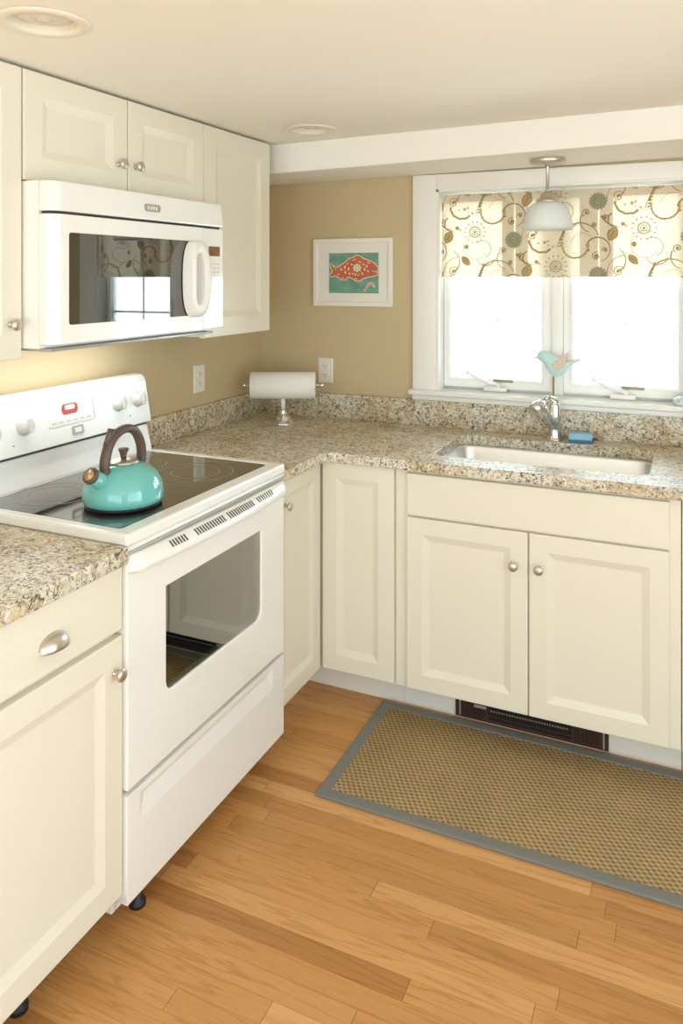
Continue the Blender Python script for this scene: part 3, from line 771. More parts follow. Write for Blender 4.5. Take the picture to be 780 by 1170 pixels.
# handle arch
pts = []
def hp(a, h): return kc+sd*a+up*h
ctrl = [(0.066, 0.082), (0.071, 0.115), (0.062, 0.152), (0.042, 0.180), (0.012, 0.196), (-0.020, 0.197), (-0.048, 0.182), (-0.066, 0.152), (-0.072, 0.120), (-0.068, 0.088)]
def cr(p, t):
    i = int(min(t, len(p)-1.0001)); u = t-i
    g = lambda k: Vector(p[max(0, min(len(p)-1, k))])
    a, b_, c, d = g(i-1), g(i), g(i+1), g(i+2)
    return 0.5*((2*b_)+(c-a)*u+(2*a-5*b_+4*c-d)*u*u+(3*b_-a-3*c+d)*u**3)
hl, hr = [], []
for i in range(41):
    t = i/40*(len(ctrl)-1); q = cr([(x, y, 0) for x, y in ctrl], t)
    hl.append(hp(q.x, q.y)); k = i/40
    hr.append(0.0125-0.003*k if k < 0.35 else 0.0115)
b = B(); b.tube(hl, hr, 'handlebrown', 14, True, 1.25); hdl = b.obj('handle', kt)
b = B(); b.tube([hp(0.066, 0.165), hp(0.050, 0.190), hp(0.045, 0.207)], [0.007, 0.009, 0.0085], 'handlebrown', 12, True, 1.4); b.obj('spout_trigger', hdl)

# ------------------------------------------------------------------ sink & faucet
sk = thing('sink', 'stainless steel single bowl sink set under the granite counter', 'sink', (1.39, -0.34, 0.70))
b = B()
def rr3(off, z, r): return [(p[0], p[1], z) for p in rrect(SX0-off, SX1+off, SY0-off, SY1+off, r, 8)]
b.rings([rr3(0.020, ZB-0.0008, 0.07), rr3(0.001, ZB-0.0008, 0.056), rr3(-0.004, ZB-0.010, 0.055), rr3(-0.012, 0.73, 0.055), rr3(-0.024, 0.706, 0.05), rr3(-0.05, 0.696, 0.04), rr3(-0.12, 0.692, 0.012)], 'steel', True, (False, True))
bw_ = b.obj('bowl', sk)
b = B(); b.lathe([(0.050, 0), (0.048, 0.003), (0.032, 0.0035), (0.028, 0.0005), (0.001, 0.0005)], 'chrome', (1.375, -0.33, 0.6925), n=32); b.obj('drain', sk)

fc = thing('faucet', 'chrome single lever kitchen faucet behind the sink', 'faucet', (1.370, -0.082, ZT))
fx, fy = 1.370, -0.082
b = B(); b.lathe([(0.032, 0.0005), (0.032, 0.004), (0.027, 0.008), (0.0255, 0.014), (0.024, 0.02), (0.0235, 0.085), (0.0245, 0.09), (0.0245, 0.098), (0.0235, 0.100), (0.024, 0.13), (0.021, 0.145), (0.012, 0.153), (0.001, 0.155)], 'chrome', (fx, fy, ZT), n=36); b.obj('column', fc)
s0 = Vector((fx-0.002, fy-0.01, ZT+0.055)); s1 = Vector((1.345, -0.225, ZT+0.150))
dv = (s1-s0)
b = B(); b.tube([s0, s0+dv*0.35, s0+dv*0.7, s1], [0.018, 0.0165, 0.016, 0.0165], 'chrome', 20); sp = b.obj('spout', fc)
s2 = s1+Vector((-0.020, -0.045, -0.012)); 
b = B(); b.tube([s1+dv*-0.03, s1+Vector((-0.002, -0.010, 0.009)), s1+Vector((-0.008, -0.024, 0.004)), s2], [0.0175, 0.0205, 0.0225, 0.0245], 'chrome', 24); hd_ = b.obj('spray_head', sp)
e = (s2-(s1+Vector((-0.008, -0.024, 0.004)))).normalized()
b = B(); b.lathe([(0.0215, 0.0002), (0.0205, 0.003), (0.016, 0.003), (0.0155, 0.001), (0.001, 0.001)], 'aer', s2, e, 24); b.obj('aerator', hd_)
b = B(); b.tube([(fx, fy, ZT+0.148), (fx+0.004, fy-0.015, ZT+0.160), (fx-0.012, fy-0.055, ZT+0.172), (fx-0.022, fy-0.085, ZT+0.170)], [0.018, 0.0145, 0.0105, 0.008], 'chrome', 16, True, 0.7); b.obj('lever', fc)

spg = thing('sponge', 'blue dish sponge on the counter behind the sink, right of the faucet', 'sponge', (1.466, -0.078, ZT))
rot = Matrix.Translation((1.466, -0.078, ZT)) @ Matrix.Rotation(math.radians(8), 4, 'Z')
for z0, z1, key, nm in ((0.0005, 0.010, 'sponge_blue', 'scouring_pad'), (0.0102, 0.034, 'sponge_top', 'foam_block')):
    b = B(); b.box(-0.044, 0.044, -0.030, 0.030, z0, z1, key, 0.005, 3)
    bmesh.ops.transform(b.bm, matrix=rot, verts=b.bm.verts); b.obj(nm, spg)

# ------------------------------------------------------------------ paper towel holder + roll
px_, py_ = 0.246, -0.232
ph = thing('paper_towel_holder', 'chrome pedestal paper towel holder in the counter corner', 'paper towel holder', (px_, py_, ZT))
b = B(); b.lathe([(0.054, 0.0003), (0.056, 0.004), (0.052, 0.009), (0.040, 0.014), (0.034, 0.022), (0.031, 0.032), (0.022, 0.042), (0.016, 0.050), (0.018, 0.056), (0.016, 0.061), (0.0105, 0.064)], 'chrome', (px_, py_, ZT), n=40); b.obj('base', ph)
b = B(); b.lathe([(0.0095, 0.0642), (0.0095, 0.108)], 'white', (px_, py_, ZT), n=20); b.obj('post', ph)
rz, rr = 1.084, 0.0575
b = B(); b.tube([(px_-0.160, py_, rz), (px_+0.160, py_, rz)], 0.0055, 'chrome', 14); b.lathe([(0.0055, 0), (0.010, 0.004), (0.0115, 0.010), (0.010, 0.016), (0.004, 0.020), (0.001, 0.021)], 'chrome', (px_+0.158, py_, rz), (1, 0, 0), 20); b.lathe([(0.0055, 0), (0.010, 0.004), (0.0115, 0.010), (0.010, 0.016), (0.004, 0.020), (0.001, 0.021)], 'chrome', (px_-0.158, py_, rz), (-1, 0, 0), 20); b.obj('rod', ph)
pr = thing('paper_towel_roll', 'white paper towel roll lying across the chrome pedestal holder', 'paper towels', (px_, py_, rz-rr))
n = 48
def circ(x, r): return [(x, py_+r*math.cos(2*PI*i/n), rz+r*math.sin(2*PI*i/n)) for i in range(n)]
b = B(); b.rings([circ(px_-0.1395, 0.021), circ(px_-0.140, rr-0.002), circ(px_-0.138, rr), circ(px_+0.138, rr), circ(px_+0.140, rr-0.002), circ(px_+0.1395, 0.021)], 'paper', True, (False, False)); b.obj('paper', pr)
b = B(); b.rings([circ(px_-0.1398, 0.019), circ(px_-0.1398, 0.0208), circ(px_+0.1398, 0.0208), circ(px_+0.1398, 0.019), circ(px_-0.1398, 0.019)], 'card', True, (False, False)); b.obj('core', pr)

RZ = Matrix.Translation((px_, py_, 0)) @ Matrix.Rotation(math.radians(25), 4, 'Z') @ Matrix.Translation((-px_, -py_, 0))
for o in list(ph.children)+list(pr.children): o.data.transform(RZ)

# ------------------------------------------------------------------ outlets
def outlet(fn, s0, s1, t0, t1, label):
    o = thing('wall_outlet', label, 'outlet', fn((s0+s1)/2, t0, 0))
    cs, cm = (s0+s1)/2, (t0+t1)/2
    b = B(); b.rings([loop_rect(s0, s1, t0, t1, i, w, fn) for i, w in ((0, 0.0002), (0, 0.003), (0.0025, 0.0055))], 'outlet'); pt = b.obj('cover_plate', o)
    for dz in (-0.0195, 0.0195):
        b = B(); b.plate(rrect(cs-0.017, cs+0.017, cm+dz-0.0145, cm+dz+0.0145, 0.009, 5), [], lambda a, t, w: fn(a, t, 0.0056+w), 0.002, 'outlet'); rp = b.obj('receptacle', o)
        b = B()
        for ds, h in ((-0.0065, 0.0045), (0.0065, 0.0038)):
            b.plate([(cs+ds-0.0011, cm+dz+0.002-h), (cs+ds+0.0011, cm+dz+0.002-h), (cs+ds+0.0011, cm+dz+0.002+h), (cs+ds-0.0011, cm+dz+0.002+h)], [], lambda a, t, w: fn(a, t, 0.0077+w), 0.0003, 'outletdark')
        b.plate(rrect(cs-0.0024, cs+0.0024, cm+dz-0.0105, cm+dz-0.0055, 0.002, 3), [], lambda a, t, w: fn(a, t, 0.0077+w), 0.0003, 'outletdark')
        b.obj('slots', rp)
    b = B(); c = Vector(fn(cs, cm, 0.0056)); b.lathe([(0.003, 0), (0.003, 0.001), (0.001, 0.0015)], 'nickel', c, Vector(fn(cs, cm, 1.0056))-c, 12); b.obj('screw', o)
outlet(FY(0), 0.303, 0.376, 1.073, 1.185, 'white wall outlet on the window wall, right above the paper towel roll')
outlet(FX(0), -0.545, -0.470, 1.077, 1.189, 'white wall outlet on the left wall, beside the cabinet end')

# ------------------------------------------------------------------ framed fish print
pc = thing('framed_picture', 'white framed coral red fish print on the tan wall', 'picture', (0.476, 0, 1.422))
px0, px1, pz0, pz1 = 0.283, 0.670, 1.422, 1.726
b = B(); fw = 0.021
b.plate([(px0, pz0), (px1, pz0), (px1, pz1), (px0, pz1)], [[(px0+fw, pz0+fw), (px1-fw, pz0+fw), (px1-fw, pz1-fw), (px0+fw, pz1-fw)]], FY(-0.001), 0.018, 'framewhite'); b.obj('frame', pc, bevel=0.003)
ax0, ax1, az0, az1 = 0.359, 0.602, 1.481, 1.661
b = B(); b.plate([(px0+fw-0.004, pz0+fw-0.004), (px1-fw+0.004, pz0+fw-0.004), (px1-fw+0.004, pz1-fw+0.004), (px0+fw-0.004, pz1-fw+0.004)], [[(ax0, az0), (ax1, az0), (ax1, az1), (ax0, az1)]], FY(-0.007), 0.003, 'mat'); b.obj('mat_board', pc)
b = B()
b.plate([(ax0-0.004, az0-0.004), (ax1+0.004, az0-0.004), (ax1+0.004, az1+0.004), (ax0-0.004, az1+0.004)], [], FY(-0.0045), 0.002, 'printteal')
def Z(p): return (ax0+(p[0]-190)/400*(ax1-ax0), az1-(p[1]-165)/330*(az1-az0))
fish = [(194, 248), (215, 262), (238, 284), (262, 284), (300, 258), (330, 236), (352, 214), (385, 206), (420, 184), (452, 200), (470, 216), (520, 232), (556, 254), (580, 284), (584, 304), (545, 308), (540, 320), (580, 326), (582, 342), (548, 354), (500, 362), (462, 374), (440, 392), (405, 390), (372, 366), (345, 358), (322, 386), (290, 382), (262, 356), (238, 350), (214, 360), (196, 356), (205, 335), (222, 310), (206, 280)]
cxm, czm = 400, 295
def grow(poly, d):
    out = []
    n = len(poly)
    for i in range(n):
        a = Vector(poly[i-1]); c = Vector(poly[(i+1) % n]); t = (c-a).normalized(); nn = Vector((t.y, -t.x))
        out.append(tuple(Vector(poly[i])+nn*d))
    return out
def pprint(poly, w, key):
    b.plate([Z(p) for p in poly], [], lambda s, t, ww: FY(-0.0065)(s, t, w+ww), 0.0001, key)
clampp = lambda P_: [(min(588, max(191, x)), y) for x, y in P_]
pprint(clampp(grow(fish, 7)), 0.0001, 'printcream'); pprint(clampp(fish), 0.0003, 'printred')
def dash(x, y, l, w_, a):
    a = math.radians(a); c, s = math.cos(a), math.sin(a)
    return [(x+(u*l*c-v*w_*s), y+(u*l*s+v*w_*c)) for u, v in ((-1, -0.4), (0, -1), (1, -0.3), (0.9, 0.5), (0, 1), (-0.9, 0.4))]
star = []
for i in range(16):
    r = 38 if i % 2 == 0 else 27
    star.append((418+r*math.cos(2*PI*i/16), 288+r*math.sin(2*PI*i/16)))
pprint(star, 0.0005, 'printcream')
for i in range(6):
    a = 2*PI*i/6; pprint(dash(418+16*math.cos(a), 288+16*math.sin(a), 7, 4, math.degrees(a)), 0.0007, 'printteal')
for x, y, l, w_, a in ((290, 300, 14, 6, 60), (320, 280, 14, 7, 110), (325, 325, 13, 6, 70), (350, 295, 13, 6, 100), (358, 335, 12, 6, 60), (375, 260, 11, 5, 30), (405, 340, 12, 6, 80), (440, 240, 13, 5, 10), (460, 335, 13, 6, 60), (478, 300, 12, 7, 100), (470, 260, 12, 5, 50), (495, 275, 12, 6, 100), (505, 315, 11, 5, 60), (430, 345, 10, 5, 100), (385, 335, 9, 5, 90), (340, 250, 12, 4, -25), (395, 222, 12, 4, -25), (215, 320, 12, 4, 100), (225, 275, 10, 3, 40), (270, 340, 12, 4, 20), (410, 378, 14, 4, 10), (300, 370, 12, 4, 20), (510, 245, 16, 4, 25), (245, 300, 8, 4, 90)):
    pprint(dash(x, y, l, w_, a), 0.0005, 'printcream')
pprint([(532, 303), (580, 309), (580, 318), (535, 318)], 0.0006, 'printteal')
pprint([(468, 470), (490, 440), (508, 410), (535, 405), (556, 425), (560, 450), (545, 440), (530, 425), (515, 430), (500, 455), (480, 478)], 0.0004, 'printcream')
pprint([(476, 466), (494, 442), (512, 416), (534, 412), (550, 428), (552, 440), (530, 420), (512, 426), (498, 450), (482, 470)], 0.0006, 'printred')
b.obj('print', pc)

# ------------------------------------------------------------------ recessed lights
for (cx, cy, label) in ((0.622, -1.955, 'recessed round ceiling light above the microwave cabinets, nearer the camera'), (0.602, -0.668, 'recessed round ceiling light near the beam over the window wall')):
    o = thing('ceiling_light', label, 'ceiling light', (cx, cy, ZC), 'recessed ceiling lights')
    b = B(); b.lathe([(0.096, -0.0005), (0.096, -0.003), (0.090, -0.006), (0.074, -0.006), (0.070, -0.003), (0.0685, 0.004), (0.0675, 0.040), (0.02, 0.042)], 'lampring', (cx, cy, ZC), n=48, caps=(False, False)); b.obj('trim_ring', o)
    b = B(); b.lathe([(0.0665, 0.024), (0.062, 0.014), (0.050, 0.0085), (0.030, 0.006), (0.013, 0.0055), (0.012, 0.002), (0.001, 0.0018)], 'lens', (cx, cy, ZC), n=40); b.obj('lens', o)

# ------------------------------------------------------------------ pendant lamp
pxp, pyp = 1.378, -0.290
zs = 1.9845
pd = thing('pendant_lamp', 'white glass pendant lamp on a nickel stem above the sink', 'lamp', (pxp, pyp, zs))
b = B(); b.lathe([(0.062, 0.008), (0.064, -0.004), (0.064, -0.013), (0.060, -0.017), (0.020, -0.020), (0.012, -0.024)], 'nickel', (pxp, pyp, zs), n=48); b.obj('canopy', pd)
b = B(); b.lathe([(0.009, -0.0242), (0.0075, -0.030), (0.0065, -0.034), (0.0065, -0.108), (0.009, -0.112), (0.010, -0.118)], 'nickel', (pxp, pyp, zs), n=24); b.obj('stem', pd)
b = B(); b.lathe([(0.011, -0.1182), (0.020, -0.122), (0.026, -0.130), (0.029, -0.142), (0.038, -0.146), (0.042, -0.154), (0.040, -0.160)], 'nickel', (pxp, pyp, zs), n=36); b.obj('socket_cup', pd)
b = B()
prof = [(0.030, -0.1565), (0.046, -0.1585), (0.058, -0.165), (0.068, -0.176), (0.077, -0.194), (0.083, -0.214), (0.087, -0.236), (0.089, -0.258)]
b.lathe(prof, 'opal', (pxp, pyp, zs), n=56, caps=(False, False))
o = b.obj('glass_shade', pd); md = o.modifiers.new('shell', 'SOLIDIFY'); md.thickness = 0.003
b = B(); b.lathe([(0.013, -0.161), (0.013, -0.168), (0.022, -0.180), (0.029, -0.200), (0.028, -0.212), (0.018, -0.224), (0.001, -0.228)], 'lens', (pxp, pyp, zs), n=28); b.obj('bulb', pd)

# ------------------------------------------------------------------ window shade
sh = thing('window_shade', 'linen roman shade printed with scrolls and flowers over the top of the window', 'window shade', (1.36, 0.012, 1.552))
hx0, hx1, hz0, hz1 = 0.884, 1.836, 1.552, 1.903
def wav(x, z): return 0.0020*math.sin(x*19+1.0)*((hz1-z)/(hz1-hz0))+0.012
b = B()
nx, nz = 60, 14
g = [[b.bm.verts.new((hx0+(hx1-hx0)*i/nx, wav(hx0+(hx1-hx0)*i/nx, hz0+(hz1-hz0)*j/nz), hz0+(hz1-hz0)*j/nz)) for j in range(nz+1)] for i in range(nx+1)]
fs = [b.bm.faces.new((g[i][j], g[i+1][j], g[i+1][j+1], g[i][j+1])) for i in range(nx) for j in range(nz)]
b._assign(fs, 'fabric', True)
# motifs, as printed shapes lying on the cloth
mb = bmesh.new()
mkeys = []
def mpoly(pts, key, lay):
    if key not in mkeys: mkeys.append(key)
    try:
        f = mb.faces.new([mb.verts.new((x, -0.0004*lay, z)) for x, z in pts]); f.material_index = mkeys.index(key)
    except ValueError: pass
def disc(x, z, r, key, lay=1, n=14): mpoly([(x+r*math.cos(2*PI*i/n), z+r*math.sin(2*PI*i/n)) for i in range(n)], key, lay)
def ribbon(pts, ws, key, lay=1):
    m = len(pts)
    ww = [0.95*q for q in (ws if isinstance(ws, list) else [ws]*m)]
    L_, R_ = [], []
    for i in range(m):
        a = Vector(pts[max(0, i-1)]); c = Vector(pts[min(m-1, i+1)]); t = (c-a).normalized(); nn = Vector((-t.y, t.x)); p = Vector(pts[i])
        L_.append(p+nn*ww[i]/2); R_.append(p-nn*ww[i]/2)
    for i in range(m-1): mpoly([L_[i], L_[i+1], R_[i+1], R_[i]], key, lay)
def arc(cx, cz, r, a0, a1, n=26, r1=None):
    r1 = r if r1 is None else r1
    return [(cx+(r+(r1-r)*k/n)*math.cos(math.radians(a0+(a1-a0)*k/n)), cz+(r+(r1-r)*k/n)*math.sin(math.radians(a0+(a1-a0)*k/n))) for k in range(n+1)]
def tap(n, w0, w1): return [w0+(w1-w0)*k/n for k in range(n+1)]
def spiral(cx, cz, r, a0, turns, key, w=0.0045):
    p = arc(cx, cz, r, a0, a0+360*turns, 36, r*0.12); ribbon(p, tap(36, w*0.7, w), key); disc(*p[-1], w*1.1, key)
def leaf(x, z, l, w, ang, key, key2):
    ang = math.radians(ang); c, s = math.cos(ang), math.sin(ang)
    T = lambda u, v: (x+u*c-v*s, z+u*s+v*c)
    up_ = [T(l*k/8, w*math.sin(PI*k/8)**0.8) for k in range(9)]; dn = [T(l*k/8, -w*math.sin(PI*k/8)**0.8) for k in range(7, 0, -1)]
    mpoly(up_+dn, key2, 1)
    T2 = lambda u, v: (x+u*c-v*s, z+u*s+v*c)
    u2 = [T(l*0.14+l*0.72*k/8, 0.66*w*math.sin(PI*k/8)**0.8) for k in range(9)]; d2 = [T(l*0.14+l*0.72*k/8, -0.66*w*math.sin(PI*k/8)**0.8) for k in range(7, 0, -1)]
    mpoly(u2+d2, key, 2)
    for k in range(3): disc(*T(l*(0.32+0.17*k), 0), w*0.22, key2, 3, 8)
K = 0.000722
def cell(ox, oz):
    def q(x, y): return (ox+(x-200)*K, oz-(y-300)*K)
    # sunburst flower
    for i in range(18):
        a = 2*PI*i/18; r0, r1 = 0.020, 0.031
        p = [(ox+r0*math.cos(a-0.10), oz+r0*math.sin(a-0.10)), (ox+r1*math.cos(a), oz+r1*math.sin(a)), (ox+r0*math.cos(a+0.10), oz+r0*math.sin(a+0.10))]
        mpoly(p, 'fblue', 1)
    for i in range(14):
        a = 2*PI*i/14; disc(ox+0.043*math.cos(a), oz+0.043*math.sin(a), 0.0030, 'fbrown', 1, 8)
        ribbon([(ox+0.031*math.cos(a), oz+0.031*math.sin(a)), (ox+0.041*math.cos(a), oz+0.041*math.sin(a))], 0.0012, 'fblue')
    ribbon(arc(ox, oz, 0.021, 0, 360, 30), 0.0045, 'fblue', 2); ribbon(arc(ox, oz, 0.012, 0, 360, 24), 0.003, 'fgold', 2); disc(ox, oz, 0.006, 'fgold', 2)
    # dotted smile
    c = q(125, 155)
    for i in range(15):
        a = math.radians(180+128*i/14); r = 0.050+0.0012*math.sin(i*1.7)
        disc(c[0]+r*math.cos(a), c[1]+r*0.95*math.sin(a), 0.0052, 'fgold', 1, 9)
    for x, y, r in ((140, 165, 0.007), (185, 190, 0.005), (158, 158, 0.005), (104, 170, 0.004), (160, 182, 0.0035)): disc(*q(x, y), r, 'forange', 1)
    # fern sprig
    for i in range(7):
        x, y = 212+i*5, 190-i*16
        leaf(*q(x, y), 0.018, 0.0035, 20+i*4, 'fgold', 'fgold'); 
    ribbon([q(205, 195), q(225, 140), q(250, 92)], 0.0025, 'fbrown')
    # broad ring arc
    c = q(305, 185); p = arc(c[0], c[1], 0.050, 170, 365, 30); ribbon(p, tap(30, 0.004, 0.008), 'fgold')
    for i in range(0, 31, 3): disc(p[i][0], p[i][1], 0.0056, 'forange', 2, 8)
    disc(*q(375, 212), 0.005, 'fbrown', 1)
    # dark scroll stem
    p = arc(*q(420, 205), 0.042, 165, -70, 30, 0.052); ribbon(p, tap(30, 0.007, 0.003), 'fbrown'); spiral(*q(415, 245), 0.017, 70, 1.4, 'fbrown', 0.0055)
    spiral(*q(462, 212), 0.012, 200, -1.2, 'fbrown', 0.0045)
    # round dark flower
    cx, cz = q(425, 350); disc(cx, cz, 0.031, 'fblue', 1, 24)
    ribbon(arc(cx, cz, 0.024, 0, 360, 26), 0.0022, 'fgold', 2); ribbon(arc(cx, cz, 0.015, 0, 360, 20), 0.0022, 'fbrown', 2); disc(cx, cz, 0.005, 'fgold', 2)
    for i in range(16):
        a = 2*PI*i/16; disc(cx+0.031*math.cos(a), cz+0.031*math.sin(a), 0.0045, 'fblue', 1, 8)
    # lower scrolls
    spiral(*q(365, 410), 0.017, 240, -1.3, 'fbrown', 0.005); ribbon(arc(*q(395, 455), 0.046, 150, 255, 20), tap(20, 0.005, 0.003), 'fbrown')
    spiral(*q(462, 440), 0.015, 300, 1.3, 'fbrown', 0.005); ribbon([q(440, 430), q(465, 462), q(490, 480), q(520, 488)], [0.007, 0.006, 0.005, 0.003], 'fbrown')
    disc(*q(405, 478), 0.010, 'fblue', 1)
    # thin circles
    ribbon(arc(*q(205, 385), 0.052, 60, 330, 34), 0.0022, 'fgold'); ribbon(arc(*q(245, 400), 0.036, -70, 130, 26), 0.0030, 'fgold'); ribbon(arc(*q(265, 440), 0.040, 200, 340, 22), tap(22, 0.003, 0.0055), 'fgold')
    disc(*q(150, 385), 0.010, 'fgold', 1); disc(*q(95, 275), 0.008, 'fgold', 1); disc(*q(110, 285), 0.005, 'forange', 1)
    # leaf and paisley
    leaf(*q(122, 440), 0.052, 0.015, -48, 'forange', 'fgold')
    leaf(*q(22, 365), 0.062, 0.021, 62, 'forange', 'fgold')
    ribbon(arc(*q(60, 250), 0.030, 120, 290, 20), tap(20, 0.006, 0.003), 'fbrown')
    spiral(*q(72, 530), 0.022, 20, 1.5, 'fgold', 0.005); ribbon(arc(*q(110, 540), 0.070, 95, 185, 20), 0.003, 'fgold')
    ribbon(arc(*q(40, 470), 0.050, -60, 60, 20), tap(20, 0.006, 0.003), 'fgold')
    # big scallop at the foot
    c = q(330, 570); ribbon(arc(c[0], c[1], 0.075, 20, 175, 30), tap(30, 0.004, 0.0075), 'fgold'); ribbon(arc(c[0]+0.01, c[1]-0.01, 0.045, 10, 170, 24), 0.003, 'forange')
PX = 0.331
for ci in range(-1, 4):
    for ri in range(-2, 3):
        cell(1.028+ci*PX, 1.742+ri*0.292-(0.146 if ci % 2 else 0.0))
for co, no in (((hx0+0.001, 0, 0), (-1, 0, 0)), ((hx1-0.001, 0, 0), (1, 0, 0)), ((0, 0, hz0+0.001), (0, 0, -1)), ((0, 0, hz1-0.001), (0, 0, 1))):
    bmesh.ops.bisect_plane(mb, geom=mb.verts[:]+mb.edges[:]+mb.faces[:], plane_co=co, plane_no=no, clear_outer=True)
for v in mb.verts: v.co.y += wav(v.co.x, v.co.z)-0.0006
vm = {v: b.bm.verts.new(v.co) for v in mb.verts}
for f in mb.faces:
    nf = b.bm.faces.new([vm[v] for v in f.verts]); nf.material_index = b.mi(mkeys[f.material_index])
mb.free()
fb = b.obj('printed_fabric', sh, recalc=False)
# doubled cloth : top hem, seams where the panels overlap, side and bottom hems
def strip(x0, x1, z0, z1, nm):
    b = B(); n = 12
    lo = [(x0+(x1-x0)*i/n, wav(x0+(x1-x0)*i/n, z0)+0.003, z0) for i in range(n+1)]; hi = [(x0+(x1-x0)*i/n, wav(x0+(x1-x0)*i/n, z1)+0.003, z1) for i in range(n+1)]
    b.rings([lo, hi], 'hemcloth', True, (False, False), closed=False); b.obj(nm, sh)
strip(hx0, hx1, 1.868, hz1, 'top_hem')
strip(1.142, 1.193, 1.556, 1.8675, 'seam_facing'); strip(1.197, 1.250, 1.556, 1.8675, 'seam_facing')
strip(1.452, 1.522, 1.556, 1.8675, 'seam_facing'); strip(1.526, 1.578, 1.556, 1.8675, 'seam_facing')
b = B(); b.box(WX0+0.0105, WX1-0.0105, 0.0165, 0.030, 1.888, 1.902, 'trim', 0.002); b.obj('head_rail', sh)

# ------------------------------------------------------------------ bird on a stick, glass ornament
bd = thing('bird_figurine', 'aqua bird figurine on a thin wooden stick on the window sill', 'figurine', (1.352, 0.0, 1.072))
bx, bz = 1.352, 1.150
b = B()
# stations along the body : x, z, half height, half width
prof = [(-0.066, 0.082, 0.004, 0.004), (-0.063, 0.084, 0.013, 0.011), (-0.054, 0.086, 0.021, 0.017), (-0.042, 0.083, 0.026, 0.020), (-0.030, 0.073, 0.033, 0.023), (-0.016, 0.058, 0.041, 0.027), (0.000, 0.047, 0.044, 0.029), (0.018, 0.043, 0.041, 0.028), (0.034, 0.043, 0.033, 0.024), (0.048, 0.048, 0.022, 0.017), (0.060, 0.055, 0.013, 0.011), (0.070, 0.060, 0.006, 0.006)]
loops = [[(bx+x, ry*math.cos(2*PI*i/20), bz+z+rz_*math.sin(2*PI*i/20)) for i in range(20)] for x, z, rz_, ry in prof]
b.rings(loops, 'birdaqua', True)
o = b.obj('body', bd); o.modifiers.new('sub', 'SUBSURF').render_levels = 1
b = B(); b.lathe([(0.0075, 0), (0.005, 0.008), (0.0006, 0.018)], 'birdpale', (bx-0.062, 0, bz+0.080), (-1, 0, -0.45), 12); b.obj('beak', bd)
for sgn in (-1, 1):
    b = B()
    wing = [(-0.004, 0.052), (0.008, 0.036), (0.030, 0.034), (0.048, 0.046), (0.054, 0.074), (0.053, 0.102), (0.040, 0.090), (0.022, 0.076), (0.006, 0.066)]
    b.rings([[(bx+x, sgn*(0.0255-0.10*max(0, z-0.06)), bz+z) for x, z in wing], [(bx+x*0.97+0.0007, sgn*(0.0305-0.10*max(0, z-0.06)), bz+z*0.985+0.0008) for x, z in wing]], 'birdwing')
    b.obj('wing', bd, bevel=0.002)
b = B(); b.rings([[(bx+x, y*0.6, bz+z) for x, y, z in ((0.056, -0.014, 0.044), (0.056, 0.014, 0.044), (0.052, 0.014, 0.066), (0.052, -0.014, 0.066))], [(bx+x, y*0.6, bz+z) for x, y, z in ((0.106, -0.016, 0.072), (0.106, 0.016, 0.072), (0.102, 0.016, 0.084), (0.102, -0.016, 0.084))]], 'birdpale'); b.obj('tail', bd, bevel=0.003)
b = B(); b.lathe([(0.0042, 0.0084), (0.0042, 0.082)], 'wood', (bx, 0, 1.072), n=14); b.obj('stick', bd)
b = B(); b.box(bx-0.022, bx+0.022, -0.018, 0.018, 1.0724, 1.0802, 'birdpale', 0.002); b.obj('base', bd)
og = thing('glass_ornament', 'small pale aqua glass ornament at the right end of the window sill', 'ornament', (1.826, -0.005, 1.072))
b = B(); b.lathe([(0.026, 0.0004), (0.034, 0.006), (0.036, 0.014), (0.031, 0.024), (0.022, 0.030), (0.010, 0.034), (0.001, 0.035)], 'iceglass', (1.826, -0.005, 1.072), n=28); b.obj('body', og)
for dx, dz in ((-0.012, 0.022), (0.004, 0.025)):
    c_ = Vector((1.826+dx, -0.005-0.029, 1.072+dz-0.004)); b = B(); b.lathe([(0.005, 0), (0.004, 0.003), (0.001, 0.004)], 'badge', c_, (0, -1, 0.3), 12); b.obj('spot', og)

# ------------------------------------------------------------------ light
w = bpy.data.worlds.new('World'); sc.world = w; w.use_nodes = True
nt = w.node_tree; N, L = nt.nodes, nt.links
bgn = N['Background']
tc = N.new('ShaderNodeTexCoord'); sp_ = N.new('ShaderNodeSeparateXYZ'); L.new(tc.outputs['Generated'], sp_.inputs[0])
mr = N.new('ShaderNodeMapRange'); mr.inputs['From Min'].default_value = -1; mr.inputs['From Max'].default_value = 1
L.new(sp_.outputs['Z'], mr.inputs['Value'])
r = ramp(N, [(0.0, (0.62, 0.75, 0.80)), (0.34, (0.84, 0.98, 1.05)), (0.44, (0.765, 0.915, 1.0)), (0.55, (0.765, 0.915, 1.0)), (1.0, (0.66, 0.86, 1.0))])  # stops below the horizon raised to throw light up on the ceiling
L.new(mr.outputs[0], r.inputs['Fac']); L.new(r.outputs['Color'], bgn.inputs['Color'])
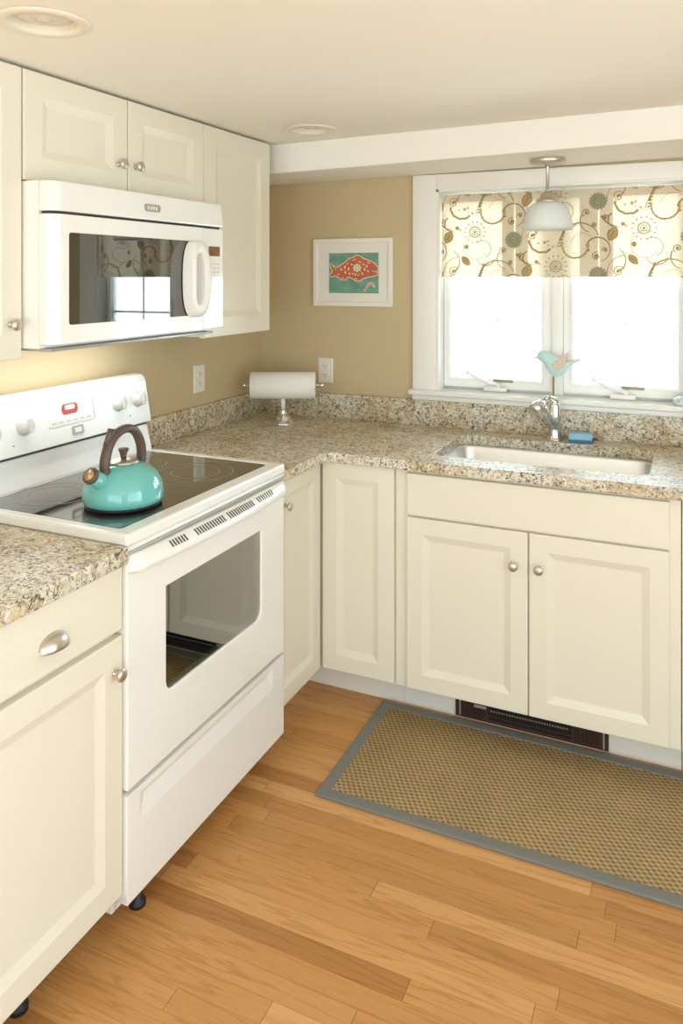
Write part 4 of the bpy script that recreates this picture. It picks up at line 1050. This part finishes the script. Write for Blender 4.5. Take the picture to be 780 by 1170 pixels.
# world made brighter towards the sink window, so its daylight dominates the room
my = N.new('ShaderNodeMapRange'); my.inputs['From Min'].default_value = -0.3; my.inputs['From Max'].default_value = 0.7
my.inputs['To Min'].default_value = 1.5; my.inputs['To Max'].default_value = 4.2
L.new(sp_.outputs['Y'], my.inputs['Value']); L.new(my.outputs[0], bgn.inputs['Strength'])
def portal(name, loc, rot, sx, sy):
    l = bpy.data.lights.new(name, 'AREA'); l.shape = 'RECTANGLE'; l.size = sx; l.size_y = sy
    l.cycles.is_portal = True
    o = bpy.data.objects.new(name, l); COL.objects.link(o); o.location = loc; o.rotation_euler = rot
portal('window_daylight', (1.36, 0.115, 1.49), (math.radians(-90), 0, 0), 0.98, 0.87)
portal('unseen_side_window_fill', (XR+0.05, -2.7, 1.165), (0, math.radians(90), 0), 1.63, 2.4)
portal('patio_daylight', (1.775, YF-0.05, 1.01), (math.radians(90), 0, 0), 3.05, 2.02)

sl = bpy.data.lights.new('ceiling_fill_sun', 'SUN'); sl.energy = 5.5; sl.angle = math.radians(2); sl.color = (0.90, 0.97, 1.0)
so = bpy.data.objects.new('ceiling_fill_sun', sl); COL.objects.link(so); so.location = (1.5, -9, 6)
so.rotation_euler = Vector((0.10, 0.95, -1.05)).to_track_quat('-Z', 'Y').to_euler()      # sunlight added through the patio opening; bounce behind the camera lifts the ceiling

# ------------------------------------------------------------------ camera
cam = bpy.data.cameras.new('camera'); co = bpy.data.objects.new('camera', cam); COL.objects.link(co)
co.location = (1.8646, -3.1725, 1.5553); co.rotation_euler = (PI/2, 0, 0.4278)
cam.sensor_fit = 'HORIZONTAL'; cam.sensor_width = 36; cam.lens = 882.6/780*36
cam.shift_y = -(585-316)/780; cam.clip_start = 0.05
sc.camera = co
sc.view_settings.view_transform = 'Standard'; sc.view_settings.look = 'None'
sc.view_settings.gamma = 1; sc.view_settings.use_curve_mapping = False
sc.view_settings.exposure = 1.32
sc.cycles.max_bounces = 12; sc.cycles.diffuse_bounces = 6; sc.cycles.transparent_max_bounces = 16
